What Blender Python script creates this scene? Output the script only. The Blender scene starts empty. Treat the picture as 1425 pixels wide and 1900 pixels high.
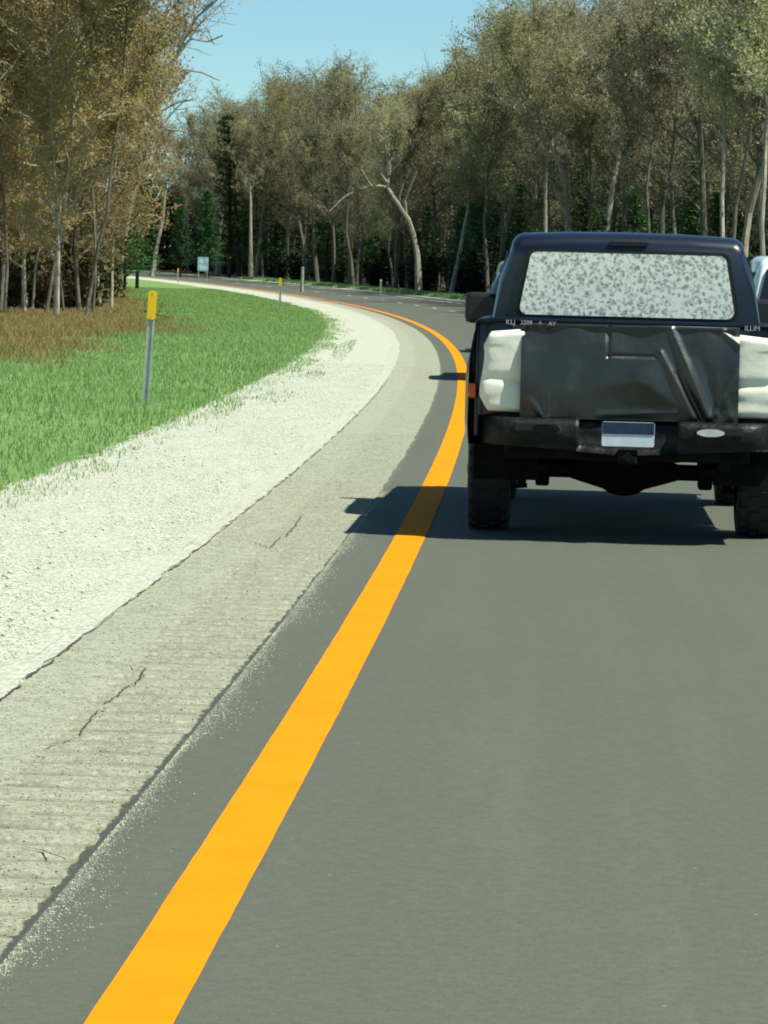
import bpy, bmesh, math, random
import numpy as np
from mathutils import Vector, Matrix
R = math.radians
scene = bpy.context.scene
col = scene.collection

# ------------------------------------------------------------------ camera
F_PX = 7250.0; PW, PH = 1425.0, 1900.0; HZ = 510.0; CAMH = 1.62; ROLL = R(1.5)
pitch = math.atan((PH/2-HZ)/F_PX)
Fw = Vector((0, math.cos(pitch), -math.sin(pitch))); R0 = Vector((1, 0, 0)); U0 = R0.cross(Fw)
CR = R0*math.cos(ROLL)+U0*math.sin(ROLL); CU = -R0*math.sin(ROLL)+U0*math.cos(ROLL)
CAM = Vector((0, 0, CAMH))
cd = bpy.data.cameras.new('camera'); co = bpy.data.objects.new('camera', cd); col.objects.link(co)
cd.sensor_fit = 'HORIZONTAL'; cd.sensor_width = 36; cd.lens = 36*F_PX/PW
cd.clip_start = 0.1; cd.clip_end = 8000
m = Matrix((CR, CU, -Fw)).transposed().to_4x4(); m.translation = CAM; co.matrix_world = m
scene.camera = co

# ------------------------------------------------------------------ light
SUN_EL = R(58); SUN_BEHIND = R(21)
sdir = Vector((math.cos(SUN_BEHIND)*math.cos(SUN_EL), -math.sin(SUN_BEHIND)*math.cos(SUN_EL), math.sin(SUN_EL)))
w = bpy.data.worlds.new('World'); scene.world = w; w.use_nodes = True
nt = w.node_tree; nt.nodes.clear()
sky = nt.nodes.new('ShaderNodeTexSky'); sky.sky_type = 'NISHITA'; sky.sun_disc = False
sky.sun_elevation = SUN_EL; sky.sun_rotation = math.atan2(sdir.x, sdir.y)
sky.altitude = 2500; sky.air_density = 1.0; sky.dust_density = 0.0; sky.ozone_density = 3.0
bg = nt.nodes.new('ShaderNodeBackground'); bg.inputs[1].default_value = 0.072
ow = nt.nodes.new('ShaderNodeOutputWorld')
tint = nt.nodes.new('ShaderNodeMix'); tint.data_type = 'RGBA'; tint.blend_type = 'MULTIPLY'; tint.inputs[0].default_value = 1; tint.inputs[7].default_value = (.78, .99, .94, 1)
nt.links.new(sky.outputs[0], tint.inputs[6]); nt.links.new(tint.outputs[2], bg.inputs[0]); nt.links.new(bg.outputs[0], ow.inputs[0])
sl = bpy.data.lights.new('sun', 'SUN'); sl.energy = 4.3; sl.angle = R(0.5); sl.color = (1, .99, .86)
so = bpy.data.objects.new('sun', sl); col.objects.link(so)
so.rotation_euler = sdir.to_track_quat('Z', 'Y').to_euler()
scene.view_settings.view_transform = 'Standard'; scene.view_settings.look = 'None'
try: scene.cycles.filter_width = 1.9
except Exception: pass
scene.view_settings.exposure = 0.75; scene.view_settings.gamma = 1

# ------------------------------------------------------------------ helpers
def gz(y):
    if y < 120: return 0.0
    if y < 420: return 1.2e-5*(y-120)**2
    return 1.2e-5*300**2+1.2e-5*600*(min(y, 900)-420)
def gzv(y):
    y = np.asarray(y, float)
    return np.where(y < 120, 0, np.where(y < 420, 1.2e-5*(y-120)**2, 1.08+.0072*(np.minimum(y, 900)-420)))
def ray(px, py): return Fw+CR*((px-PW/2)/F_PX)+CU*((PH/2-py)/F_PX)
def at(px, py, Y):
    d = ray(px, py); return CAM+d*(Y/d.y)
def ground(px, py):
    d = ray(px, py); lo, hi = 3.0, 900.0
    for _ in range(60):
        mid = (lo+hi)/2
        if CAMH+d.z/d.y*mid > gz(mid): lo = mid
        else: hi = mid
    return CAM+d*(lo/d.y)
def proj(p):
    v = Vector(p)-CAM; z = v.dot(Fw)
    return PW/2+F_PX*v.dot(CR)/z, PH/2-F_PX*v.dot(CU)/z

def tag(o, label=None, cat=None, group=None, kind=None):
    if label: o['label'] = label
    if cat: o['category'] = cat
    if group: o['group'] = group
    if kind: o['kind'] = kind
    return o
def empty(name, loc, rz=0):
    o = bpy.data.objects.new(name, None); col.objects.link(o); o.location = loc; o.rotation_euler = (0, 0, rz)
    o.empty_display_size = .2
    return o
def children(o): return [c for c in bpy.data.objects if c.parent == o]
def copy_tree(o, parent=None):
    c = o.copy(); col.objects.link(c)
    if parent: c.parent = parent
    for ch in KIDS.get(o.name, []): copy_tree(ch, c)
    return c
KIDS = {}
def mesh_obj(name, verts, faces, mats, parent=None, midx=None, smooth=False, uv=None):
    me = bpy.data.meshes.new(name)
    if isinstance(verts, np.ndarray) and isinstance(faces, np.ndarray):
        n, k = faces.shape
        me.vertices.add(len(verts)); me.vertices.foreach_set('co', verts.astype(np.float32).ravel())
        me.loops.add(n*k); me.loops.foreach_set('vertex_index', faces.astype(np.int32).ravel())
        me.polygons.add(n); me.polygons.foreach_set('loop_start', np.arange(0, n*k, k, dtype=np.int32))
        me.update(calc_edges=True)
    else:
        me.from_pydata([tuple(v) for v in verts], [], faces)
    for mt in (mats if isinstance(mats, (list, tuple)) else [mats]): me.materials.append(mt)
    if midx is not None: me.polygons.foreach_set('material_index', np.asarray(midx, np.int32))
    if smooth: me.polygons.foreach_set('use_smooth', np.ones(len(me.polygons), bool))
    if uv is not None:
        l = me.uv_layers.new(name='UVMap'); vi = np.empty(len(me.loops), np.int32)
        me.loops.foreach_get('vertex_index', vi); l.data.foreach_set('uv', np.asarray(uv, np.float32)[vi].ravel())
    me.validate(); me.update()
    o = bpy.data.objects.new(name, me); col.objects.link(o)
    if parent: o.parent = parent; KIDS.setdefault(parent.name, []).append(o)
    return o
def bm_obj(name, bm, mat, parent=None, smooth=False):
    bmesh.ops.recalc_face_normals(bm, faces=bm.faces)
    me = bpy.data.meshes.new(name); bm.to_mesh(me); bm.free()
    for mt in (mat if isinstance(mat, (list, tuple)) else [mat]): me.materials.append(mt)
    if smooth: 
        for p in me.polygons: p.use_smooth = True
    o = bpy.data.objects.new(name, me); col.objects.link(o)
    if parent: o.parent = parent; KIDS.setdefault(parent.name, []).append(o)
    return o

# ------------------------------------------------------------------ materials
class NB:
    def __init__(s, name):
        s.m = bpy.data.materials.new(name); s.m.use_nodes = True; s.t = s.m.node_tree
        s.b = s.t.nodes['Principled BSDF']; s.n = s.t.nodes; s.l = s.t.links
    def new(s, t, **k):
        n = s.n.new(t)
        for a, v in k.items(): setattr(n, a, v)
        return n
    def link(s, a, b): s.l.new(a, b)
    def co(s, kind='Object'): 
        return s.new('ShaderNodeTexCoord').outputs[kind]
    def pos(s): return s.new('ShaderNodeNewGeometry').outputs['Position']
    def noise(s, vec, scale, detail=3, rough=.55, out='Fac'):
        n = s.new('ShaderNodeTexNoise'); n.inputs['Scale'].default_value = scale; n.inputs['Detail'].default_value = detail
        n.inputs['Roughness'].default_value = rough; s.link(vec, n.inputs['Vector']); return n.outputs[out]
    def ramp(s, f, stops):
        n = s.new('ShaderNodeValToRGB'); e = n.color_ramp.elements
        while len(e) < len(stops): e.new(.5)
        for i, (p, c) in enumerate(stops):
            e[i].position = p; e[i].color = (c[0], c[1], c[2], 1) if hasattr(c, '__len__') else (c, c, c, 1)
        s.link(f, n.inputs[0]); return n.outputs[0]
    def mix(s, f, a, b, mode='MIX'):
        n = s.new('ShaderNodeMix', data_type='RGBA', blend_type=mode)
        for i, v in ((0, f), (6, a), (7, b)):
            if hasattr(v, 'is_linked') or hasattr(v, 'node'): s.link(v, n.inputs[i])
            elif i == 0: n.inputs[0].default_value = v
            else: n.inputs[i].default_value = (*v, 1)
        return n.outputs[2]
    def math(s, op, a, b=0, c=None, clamp=False):
        n = s.new('ShaderNodeMath', operation=op); n.use_clamp = clamp
        for i, v in ((0, a), (1, b), (2, c)):
            if v is None: continue
            if hasattr(v, 'node'): s.link(v, n.inputs[i])
            else: n.inputs[i].default_value = v
        return n.outputs[0]
    def bump(s, h, strength=.4, dist=.01):
        n = s.new('ShaderNodeBump'); n.inputs['Strength'].default_value = strength; n.inputs['Distance'].default_value = dist
        s.link(h, n.inputs['Height']); s.link(n.outputs[0], s.b.inputs['Normal'])
    def color(s, c):
        if hasattr(c, 'node'): s.link(c, s.b.inputs['Base Color'])
        else: s.b.inputs['Base Color'].default_value = (*c, 1)
    def set(s, **k):
        for a, v in k.items(): s.b.inputs[a.replace('_', ' ')].default_value = v
def simple(name, c, rough=.6, metal=0, var=.25, scale=6, bump=0, spec=.5, **k):
    b = NB(name); co_ = b.co(); n = b.noise(co_, scale, 4)
    lo = tuple(x*(1-var) for x in c); hi = tuple(min(1, x*(1+var)) for x in c)
    b.color(b.ramp(n, [(.3, lo), (.7, hi)])); b.set(Roughness=rough, Metallic=metal)
    b.b.inputs['Specular IOR Level'].default_value = spec
    if bump: b.bump(b.noise(co_, scale*4, 4), bump, .01)
    for a, v in k.items(): b.b.inputs[a.replace('_', ' ')].default_value = v
    return b.m

def seam(b, p, u, v, c):
    n = b.math('SUBTRACT', b.noise(p, 7, 5, .75), .5); d = b.math('ABSOLUTE', b.math('ADD', b.math('ADD', u, .387), b.math('MULTIPLY', n, .05)))
    wv = b.math('ADD', .004, b.math('MULTIPLY', b.math('MULTIPLY', b.math('SUBTRACT', 26, v), .07, clamp=True), .020))
    wv = b.math('MULTIPLY', wv, b.ramp(b.noise(p, 3.5, 4, .7), [(.32, .35), (.6, 1)]))
    f = b.math('MULTIPLY', b.math('SUBTRACT', wv, d), 160, clamp=True)
    return b.mix(b.math('MULTIPLY', f, b.ramp(b.noise(p, 40, 3, .7), [(.3, 1), (.7, .75)])), c, (.045, .05, .042))
def m_asphalt():
    b = NB('asphalt'); p = b.pos(); uvn = b.new('ShaderNodeUVMap').outputs[0]
    sp = b.new('ShaderNodeSeparateXYZ'); b.link(uvn, sp.inputs[0]); u, v = sp.outputs[0], sp.outputs[1]
    big = b.noise(p, .35, 4); mid = b.noise(p, 3, 4); fine = b.noise(p, 60, 3, .7); grain = b.noise(p, 160, 2, .6)
    c = b.mix(big, (.087, .092, .063), (.105, .111, .077))
    c = b.mix(b.math('MULTIPLY', mid, .35), c, (.072, .082, .060))
    st = b.new('ShaderNodeCombineXYZ'); b.link(b.math('MULTIPLY', u, 3.0), st.inputs[0]); b.link(b.math('MULTIPLY', v, .12), st.inputs[1])
    streak = b.noise(st.outputs[0], 1.0, 4)
    c = b.mix(b.ramp(streak, [(.4, 0), (.75, .45)]), c, (.112, .124, .092))
    c = b.mix(b.ramp(fine, [(.35, .45), (.5, 0)]), c, (.055, .06, .052))
    c = b.mix(b.ramp(grain, [(.62, 0), (.72, .5)]), c, (.22, .23, .20))
    g2 = b.noise(p, 22, 5, .8); c = b.mix(b.ramp(g2, [(.40, .25), (.5, 0)]), c, (.062, .07, .052)); c = b.mix(b.ramp(g2, [(.52, 0), (.66, .22)]), c, (.14, .15, .115))
    v3 = b.new('ShaderNodeTexVoronoi'); v3.inputs['Scale'].default_value = 9; b.link(p, v3.inputs['Vector']); hs = b.new('ShaderNodeSeparateColor'); b.link(v3.outputs['Color'], hs.inputs[0])
    c = b.mix(b.math('MULTIPLY', b.math('LESS_THAN', v3.outputs['Distance'], .05), b.math('GREATER_THAN', hs.outputs[0], .80)), c, (.24, .25, .21))
    # pale loose aggregate beside the seam at the left edge
    near = b.math('MULTIPLY', b.math('ADD', b.math('SUBTRACT', -.335, u), b.math('MULTIPLY', b.math('SUBTRACT', b.noise(p, 3, 5, .7), .5), .16)), 22, clamp=True)
    gs = b.noise(p, 32, 4, .8)
    c = b.mix(b.math('MULTIPLY', near, b.ramp(gs, [(.46, .0), (.58, .5)])), c, (.22, .235, .18))
    c = seam(b, p, u, v, c)
    b.color(c); b.set(Roughness=.78); b.b.inputs['Specular IOR Level'].default_value = .4
    b.bump(b.noise(p, 90, 4, .7), .35, .006); return b.m
def m_shoulder():
    b = NB('weathered_shoulder'); p = b.pos(); uvn = b.new('ShaderNodeUVMap').outputs[0]
    sp = b.new('ShaderNodeSeparateXYZ'); b.link(uvn, sp.inputs[0]); u, v = sp.outputs[0], sp.outputs[1]
    big = b.noise(p, .6, 4); mid = b.noise(p, 5, 5, .6); fine = b.noise(p, 45, 3, .7)
    c = b.mix(big, (.31, .315, .225), (.385, .39, .285))
    # two lanes of tone: the outer half a little greyer
    wob = b.math('ADD', u, b.math('MULTIPLY', b.math('SUBTRACT', mid, .5), .12))
    c = b.mix(b.ramp(b.math('MULTIPLY', b.math('ADD', wob, .88), 14, clamp=True), [(0, 0), (1, .35)]), c, (.22, .225, .155))
    c = b.mix(b.ramp(mid, [(.35, .5), (.55, 0)]), c, (.19, .2, .15))
    c = b.mix(b.ramp(b.noise(p, 20, 5, .8), [(.36, .6), (.5, 0)]), c, (.17, .17, .12)); c = b.mix(b.ramp(b.noise(p, 26, 5, .8), [(.53, 0), (.64, .6)]), c, (.50, .51, .40))
    c = b.mix(b.ramp(fine, [(.3, .55), (.48, 0)]), c, (.13, .135, .105))
    c = b.mix(b.ramp(fine, [(.55, 0), (.68, .6)]), c, (.46, .475, .38))
    # dirt in the rumble grooves, with their shading painted into the colour
    ph = b.math('SINE', b.math('MULTIPLY', b.math('ADD', v, b.math('MULTIPLY', mid, .05)), 2*math.pi/.3))
    band = b.math('MULTIPLY', b.math('MULTIPLY', b.math('SUBTRACT', -.385, u), 40, clamp=True), b.math('MULTIPLY', b.math('ADD', u, .86), 30, clamp=True))
    zone = b.math('MULTIPLY', b.math('SUBTRACT', 23.0, v), .6, clamp=True)
    g = b.math('MULTIPLY', b.math('MULTIPLY', band, zone), b.math('MULTIPLY', b.math('SUBTRACT', ph, -.1), 1.0, clamp=True))
    g = b.math('MULTIPLY', g, b.ramp(b.noise(p, 7, 5, .75), [(.30, .25), (.5, 1)]))
    c = b.mix(g, c, (.135, .13, .08))
    c = seam(b, p, u, v, c)
    b.color(c); b.set(Roughness=.9); b.b.inputs['Specular IOR Level'].default_value = .2
    b.bump(b.noise(p, 60, 4, .75), .6, .012); return b.m
def m_gravel():
    b = NB('white_gravel'); p = b.pos()
    vo = b.new('ShaderNodeTexVoronoi'); vo.inputs['Scale'].default_value = 38; b.link(p, vo.inputs['Vector'])
    big = b.noise(p, .8, 5, .6)
    hs = b.new('ShaderNodeSeparateColor'); b.link(vo.outputs['Color'], hs.inputs[0])
    c = b.ramp(hs.outputs[0], [(0, (.27, .275, .215)), (.3, (.45, .46, .37)), (1, (.62, .63, .52))])
    c = b.mix(b.ramp(vo.outputs['Distance'], [(.35, 0), (.75, .55)]), c, (.26, .28, .22))
    c = b.mix(b.ramp(big, [(.35, .4), (.6, 0)]), c, (.42, .44, .36))
    b.color(c); b.set(Roughness=.95); b.b.inputs['Specular IOR Level'].default_value = .15
    b.bump(b.math('SUBTRACT', 1, vo.outputs['Distance']), .5, .012); return b.m
def m_paint():
    b = NB('yellow_road_paint'); p = b.pos(); n = b.noise(p, 2.5, 4); f = b.noise(p, 70, 3, .7)
    c = b.mix(b.ramp(n, [(.35, 0), (.65, 1)]), (.78, .228, .001), (.82, .256, .002)); c = b.mix(b.ramp(f, [(.3, .35), (.42, 0)]), c, (.62, .21, .004))
    c = b.mix(b.ramp(b.noise(p, 26, 4, .75), [(.28, .6), (.36, 0)]), c, (.42, .19, .03))
    b.color(c); b.set(Roughness=.8); b.b.inputs['Specular IOR Level'].default_value = .08; b.bump(b.noise(p, 90, 4, .7), .3, .005); return b.m
def m_field():
    b = NB('field_soil'); p = b.pos(); sp = b.new('ShaderNodeSeparateXYZ'); b.link(p, sp.inputs[0]); x, y = sp.outputs[0], sp.outputs[1]
    n1 = b.noise(p, .5, 5, .6); n2 = b.noise(p, 4, 5, .65); n3 = b.noise(p, 30, 3, .7)
    g = b.mix(n1, (.17, .26, .085), (.20, .31, .10)); g = b.mix(b.ramp(n2, [(.4, .6), (.6, 0)]), g, (.09, .19, .06))
    g = b.mix(b.ramp(n3, [(.5, 0), (.7, .5)]), g, (.12, .23, .075))
    d = b.mix(n2, (.19, .16, .065), (.26, .215, .09)); d = b.mix(b.ramp(n3, [(.5, 0), (.7, .5)]), d, (.2, .16, .08))
    nn = b.math('MULTIPLY', b.math('SUBTRACT', b.noise(p, .25, 5, .65), .5), 1.0)
    a = b.math('MULTIPLY_ADD', nn, 3, b.math('MULTIPLY', b.math('SUBTRACT', y, 68), .09))
    yy = b.math('MAXIMUM', b.math('SUBTRACT', y, 108), 0)
    e = b.math('SUBTRACT', b.math('SUBTRACT', -6.1, b.math('MULTIPLY', yy, .078)), x)
    e = b.math('MULTIPLY_ADD', nn, 3.5, b.math('MULTIPLY', e, .9))
    left = b.math('MINIMUM', a, e)
    # right of the road: woodland floor
    msk = b.math('MINIMUM', left, 1.0, clamp=True)
    c = b.mix(msk, g, d)
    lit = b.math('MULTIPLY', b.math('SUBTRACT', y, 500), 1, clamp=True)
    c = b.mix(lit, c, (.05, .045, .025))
    b.color(c); b.set(Roughness=1.0); b.b.inputs['Specular IOR Level'].default_value = .1
    b.bump(n3, .6, .03); return b.m
def m_leaf(name, c1, c2, c3, trans=.25, scale=.7):
    b = NB(name); oi = b.new('ShaderNodeObjectInfo'); co_ = b.co()
    n = b.noise(co_, scale, 3); n2 = b.noise(co_, 5, 2)
    c = b.mix(b.ramp(n, [(.35, 0), (.65, 1)]), c1, c2); c = b.mix(b.ramp(n2, [(.5, 0), (.7, .7)]), c, c3)
    hv = b.new('ShaderNodeHueSaturation'); b.link(c, hv.inputs['Color'])
    b.link(b.math('MULTIPLY_ADD', oi.outputs['Random'], .05, .475), hv.inputs['Hue'])
    b.link(b.math('MULTIPLY_ADD', oi.outputs['Random'], .5, .75), hv.inputs['Value'])
    b.color(hv.outputs[0]); b.set(Roughness=.8); b.b.inputs['Specular IOR Level'].default_value = .15
    tr = b.new('ShaderNodeBsdfTranslucent'); b.link(hv.outputs[0], tr.inputs[0])
    mx = b.new('ShaderNodeMixShader'); mx.inputs[0].default_value = trans
    out = b.n['Material Output']; b.link(b.b.outputs[0], mx.inputs[1]); b.link(tr.outputs[0], mx.inputs[2]); b.link(mx.outputs[0], out.inputs[0])
    return b.m
def m_bark(name, c1, c2, scale=4):
    b = NB(name); co_ = b.co(); mp = b.new('ShaderNodeMapping'); mp.inputs['Scale'].default_value = (3, 3, .6); b.link(co_, mp.inputs[0])
    n = b.noise(mp.outputs[0], scale, 5, .7); b.color(b.ramp(n, [(.35, c1), (.65, c2)])); b.set(Roughness=.95)
    b.b.inputs['Specular IOR Level'].default_value = .1; b.bump(n, .6, .03); return b.m

M = dict(
 asphalt=m_asphalt(), shoulder=m_shoulder(), gravel=m_gravel(), yellow=m_paint(), field=m_field(),
 white_paint=simple('white_road_paint', (.62, .64, .58), .7, var=.15, scale=8),
 crack=simple('crack_fill', (.05, .054, .047), .95, var=.4, scale=14),
 grass=m_leaf('grass_blades', (.25, .37, .13), (.30, .43, .15), (.37, .49, .20), .45, .3),
 dry=m_leaf('dry_grass_blades', (.33, .26, .10), (.41, .33, .14), (.24, .28, .10), .45, .5),
 litter=simple('leaf_litter', (.055, .045, .025), 1, var=.5, scale=2, spec=.1),
 bark_grey=m_bark('grey_bark', (.09, .083, .065), (.20, .185, .145)),
 bark_pale=m_bark('pale_bark', (.20, .185, .14), (.48, .46, .37)),
 bark_dark=m_bark('dark_bark', (.03, .028, .022), (.075, .07, .055)),
 bark_tan=m_bark('tan_bark', (.20, .17, .12), (.42, .37, .28)),
 lf_brown=m_leaf('brown_buds', (.29, .26, .145), (.35, .325, .185), (.43, .40, .25), .5),
 lf_olive=m_leaf('olive_buds', (.30, .30, .145), (.38, .37, .18), (.45, .43, .23), .5),
 lf_yellow=m_leaf('yellow_green_leaves', (.42, .43, .17), (.50, .50, .22), (.55, .54, .28), .5),
 lf_rust=m_leaf('rust_buds', (.33, .235, .10), (.40, .295, .13), (.45, .36, .18), .5),
 lf_rusto=m_leaf('ochre_buds', (.29, .235, .105), (.36, .30, .14), (.42, .36, .18), .5),
 lf_dull=m_leaf('dull_brush', (.10, .085, .045), (.15, .125, .06), (.17, .17, .07), .3, .6),
 needle=m_leaf('pine_needles', (.03, .07, .022), (.055, .115, .034), (.09, .165, .045), .1, 1),
 needle2=m_leaf('fresh_needles', (.05, .14, .04), (.08, .19, .055), (.12, .24, .07), .1, 1),
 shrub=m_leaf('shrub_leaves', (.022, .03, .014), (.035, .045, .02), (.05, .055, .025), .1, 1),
)

# ------------------------------------------------------------------ the road line, traced on the ground
line_px = [(260, 1900), (352, 1700), (411, 1597), (478, 1501), (551, 1400), (590, 1332), (672, 1177), (708, 1110), (767, 988), (811, 907), (840, 800),
           (851, 707), (844, 660), (826, 632), (800, 613), (770, 600), (734, 586), (690, 575), (639, 564), (592, 554), (529, 545), (497, 540)]
lp = [ground(x, y) for x, y in line_px]
cf = np.polyfit([p.y for p in lp], [p.x for p in lp], 3, w=[1 if p.y < 220 else .4 for p in lp])
cf2 = np.polyder(cf)
def lx(y):
    if y < 6: return float(np.polyval(cf, 6)+np.polyval(cf2, 6)*(y-6))
    if y > 330: return float(np.polyval(cf, 330)+np.polyval(cf2, 330)*(y-330)-.5*6.5e-4*(y-330)**2)
    return float(np.polyval(cf, y))
def lt(y):
    d = (lx(y+.5)-lx(y-.5)); n = math.hypot(d, 1); return d/n, 1/n
def P(off, y, dz=0):          # point at lateral offset (+ right) from the yellow line's centre
    tx, ty = lt(y); X, Y = lx(y)+off*ty, y-off*tx
    return (X, Y, gz(Y)+dz)
print('LINE', [(round(p.x, 2), round(p.y, 1), round(lx(p.y), 2)) for p in lp])
YS = list(np.concatenate([np.arange(-40, 60, 1.0), np.arange(60, 470, 3.0)]))
def strip(name, offs, ys, dz, mat, zf=None, jag=None):
    vs, uv = [], []; n = len(offs); rnd = random.Random(name)
    for y in ys:
        for i, o in enumerate(offs):
            oo = o+(jag[i]*rnd.uniform(-1, 1) if jag and jag[i] else 0)
            p = P(oo, y, dz+(zf(oo, y) if zf else 0)); vs.append(p); uv.append((oo, y))
    fs = [(r*n+c, r*n+c+1, (r+1)*n+c+1, (r+1)*n+c) for r in range(len(ys)-1) for c in range(n-1)]
    return mesh_obj(name, vs, fs, mat, uv=uv)

# base terrain, one sheet to the horizon
gy = list(np.concatenate([np.arange(-60, 100, 20.), np.arange(100, 480, 10.), [520, 600, 700, 800, 900, 1500, 4000]])); gx = [-1500, -200, -60, -30, 0, 30, 60, 200, 1500]
gy = [-1500]+gy
vs = [(x, y, gz(y)-.02) for y in gy for x in gx]; n = len(gx)
fs = [(r*n+c, r*n+c+1, (r+1)*n+c+1, (r+1)*n+c) for r in range(len(gy)-1) for c in range(n-1)]
tag(mesh_obj('ground', vs, fs, M['field']), kind='structure')
# woodland floor right of the road
tag(strip('forest_floor', [12.2, 20, 60, 140], [y for y in YS if y > 60], .0, M['litter'], jag=[.5, 0, 0, 0]), kind='structure')
# left woodland floor
def groove(o, y):
    if y > 22.8 or not (-.84 < o < -.40): return 0
    return -.018*max(0, math.sin(2*math.pi*y/.3))
tag(strip('road', [-.38, 0, 1, 2, 3.6, 5, 7.3, 8.7], list(np.arange(-40, 60, .5))+[y for y in YS if y >= 60], .012, M['asphalt'], jag=[.012]+[0]*7), kind='structure')
fy = [y for y in YS if y < 6]+list(np.arange(6, 23.1, .05))+[y for y in YS if y > 23.1]
tag(strip('paved_shoulder', [-1.27, -1.17, -1.0, -.86, -.83, -.7, -.55, -.41, -.375, -.36], fy, .008, M['shoulder'], zf=groove), kind='structure')
def gzig(o, y): return .003*math.sin(o*7+y*1.3)*math.sin(y*.7+o*3)
ysg = list(np.arange(-40, 80, .25))+[y for y in YS if y >= 80]
tag(strip('gravel_verge', [-3.3, -3.0, -2.6, -2.2, -1.8, -1.4, -1.18], ysg, .0, M['gravel'], zf=lambda o, y: (-.05 if o < -3.15 else gzig(o, y)) if o < -1.3 else .014,
          jag=[.1, .05, 0, 0, 0, 0, .018]), kind='structure')
tag(strip('gravel_verge_far_side', [8.72, 9.3, 10.2], YS, .004, M['gravel'], jag=[0, 0, .2]), kind='structure')
ym = list(np.arange(-40, 120, .2))+[y for y in YS if y >= 120]
tag(strip('yellow_edge_line', [-.093, 0, .093], ym, .016, M['yellow'], jag=[.0012, 0, .0012]), kind='structure')
tag(strip('white_edge_line', [7.25, 7.4], YS, .016, M['white_paint']), kind='structure')
# lane dashes: 3 m dash, 9 m gap
vs, fs = [], []
for k in range(0, 42):
    y0 = -20+k*12.2
    for (a, b_) in ((y0, y0+1.5), (y0+1.5, y0+3)):
        i = len(vs); vs += [P(3.62, a, .016), P(3.76, a, .016), P(3.76, b_, .016), P(3.62, b_, .016)]; fs.append((i, i+1, i+2, i+3))
tag(mesh_obj('lane_dashes', vs, fs, M['white_paint']), kind='structure')

# seams and cracks
def ribbon(name, pts, w0, mat, dz=.0145, seed=0, step=.06, wob=.35):
    rnd = random.Random(seed); P3 = [Vector((p[0], p[1])) for p in pts]; dense = []
    for a, b_ in zip(P3, P3[1:]):
        n = max(1, int((b_-a).length/step)); dense += [a+(b_-a)*(i/n) for i in range(n)]
    dense.append(P3[-1]); vs, fs = [], []; off = 0
    for i, p in enumerate(dense):
        t = (dense[min(i+1, len(dense)-1)]-dense[max(i-1, 0)]).normalized(); nn = Vector((-t.y, t.x))
        off = off*.8+rnd.uniform(-1, 1)*w0*wob; ww = w0*rnd.uniform(.45, 1.25)*.5
        for s in (-1, 1): q = p+nn*(off+s*ww); vs.append((q.x, q.y, gz(q.y)+dz))
    for i in range(len(dense)-1): fs.append((2*i, 2*i+1, 2*i+3, 2*i+2))
    return vs, fs
V, Fc = [], []; rnd0 = random.Random(8)
def addr(pts, w0, seed, **k):
    v, f = ribbon('', pts, w0, None, seed=seed, **k); b0 = len(V); V.extend(v); Fc.extend([tuple(i+b0 for i in q) for q in f])
yc = 5.
while yc < 60:
    ln_ = rnd0.uniform(.4, 2.2); addr([P(-1.172+rnd0.uniform(-.006, .006), yc+ln_*k/5)[:2] for k in range(6)], rnd0.uniform(.005, .013), int(yc*10), wob=.4, step=.04); yc += ln_+rnd0.uniform(.05, .5)
cr = [[(150, 1370), (165, 1345), (182, 1325)], [(195, 1312), (225, 1290), (262, 1262), (266, 1245)], [(140, 1232), (200, 1233), (260, 1243)],
      [(530, 1000), (548, 975), (560, 960)], [(560, 946), (620, 942), (668, 946)], [(40, 1580), (80, 1590), (120, 1605)], [(90, 1390), (150, 1375)], [(470, 1010), (500, 1020), (522, 1000)],
      [(120, 1300), (170, 1305)], [(655, 765), (662, 772)]]
for i, c in enumerate(cr): addr([ground(x, y)[:2] for x, y in c], .0075, 10+i, wob=.7, step=.02)
tag(mesh_obj('pavement_cracks', V, Fc, M['crack']), kind='structure')

# ------------------------------------------------------------------ loose stones, grass
rng = np.random.default_rng(5)
lxv = np.vectorize(lx)
def PV(off, y, z=0):
    X = lxv(y)+off; return np.stack([X, y, gzv(y)+z], -1)
def stones(name, offs, ys, size, mat, z0=0.):
    n = len(offs); base = PV(offs, ys, z0)
    octa = np.array([(1, 0, 0), (-1, 0, 0), (0, 1, 0), (0, -1, 0), (0, 0, 1), (0, 0, -.6)], float)
    V_ = octa[None]*(rng.uniform(.6, 1.2, (n, 6, 1)))*size[:, None, None]
    a = rng.uniform(0, 6.28, n); c, s = np.cos(a)[:, None], np.sin(a)[:, None]
    x = V_[..., 0]*c-V_[..., 1]*s; y = V_[..., 0]*s+V_[..., 1]*c
    V_ = np.stack([x, y, V_[..., 2]*.75], -1)+base[:, None, :]; V_[..., 2] += size[:, None]*.3
    f = np.array([(0, 2, 4), (2, 1, 4), (1, 3, 4), (3, 0, 4), (2, 0, 5), (1, 2, 5), (3, 1, 5), (0, 3, 5)])
    Fs = (f[None]+np.arange(n)[:, None, None]*6).reshape(-1, 3)
    return mesh_obj(name, V_.reshape(-1, 3), Fs, mat)
M['stone'] = (lambda b: (b.color(b.ramp(b.noise(b.pos(), 35, 2), [(.3, (.34, .35, .28)), (.5, (.52, .535, .43)), (.75, (.68, .69, .58))])), b.set(Roughness=.9), b.m)[-1])(NB('limestone_chips'))
M['grit'] = (lambda b: (b.color(b.ramp(b.noise(b.pos(), 50, 2), [(.3, (.17, .165, .12)), (.5, (.36, .36, .26)), (.72, (.60, .60, .48))])), b.set(Roughness=.9), b.m)[-1])(NB('shoulder_aggregate'))
N = 52000
y = 11+rng.power(.55, N)*60; o = rng.uniform(-2.95, -1.16, N)
sz = rng.uniform(.0025, .008, N)*np.where(rng.random(N) < .02, 2.2, 1)
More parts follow.
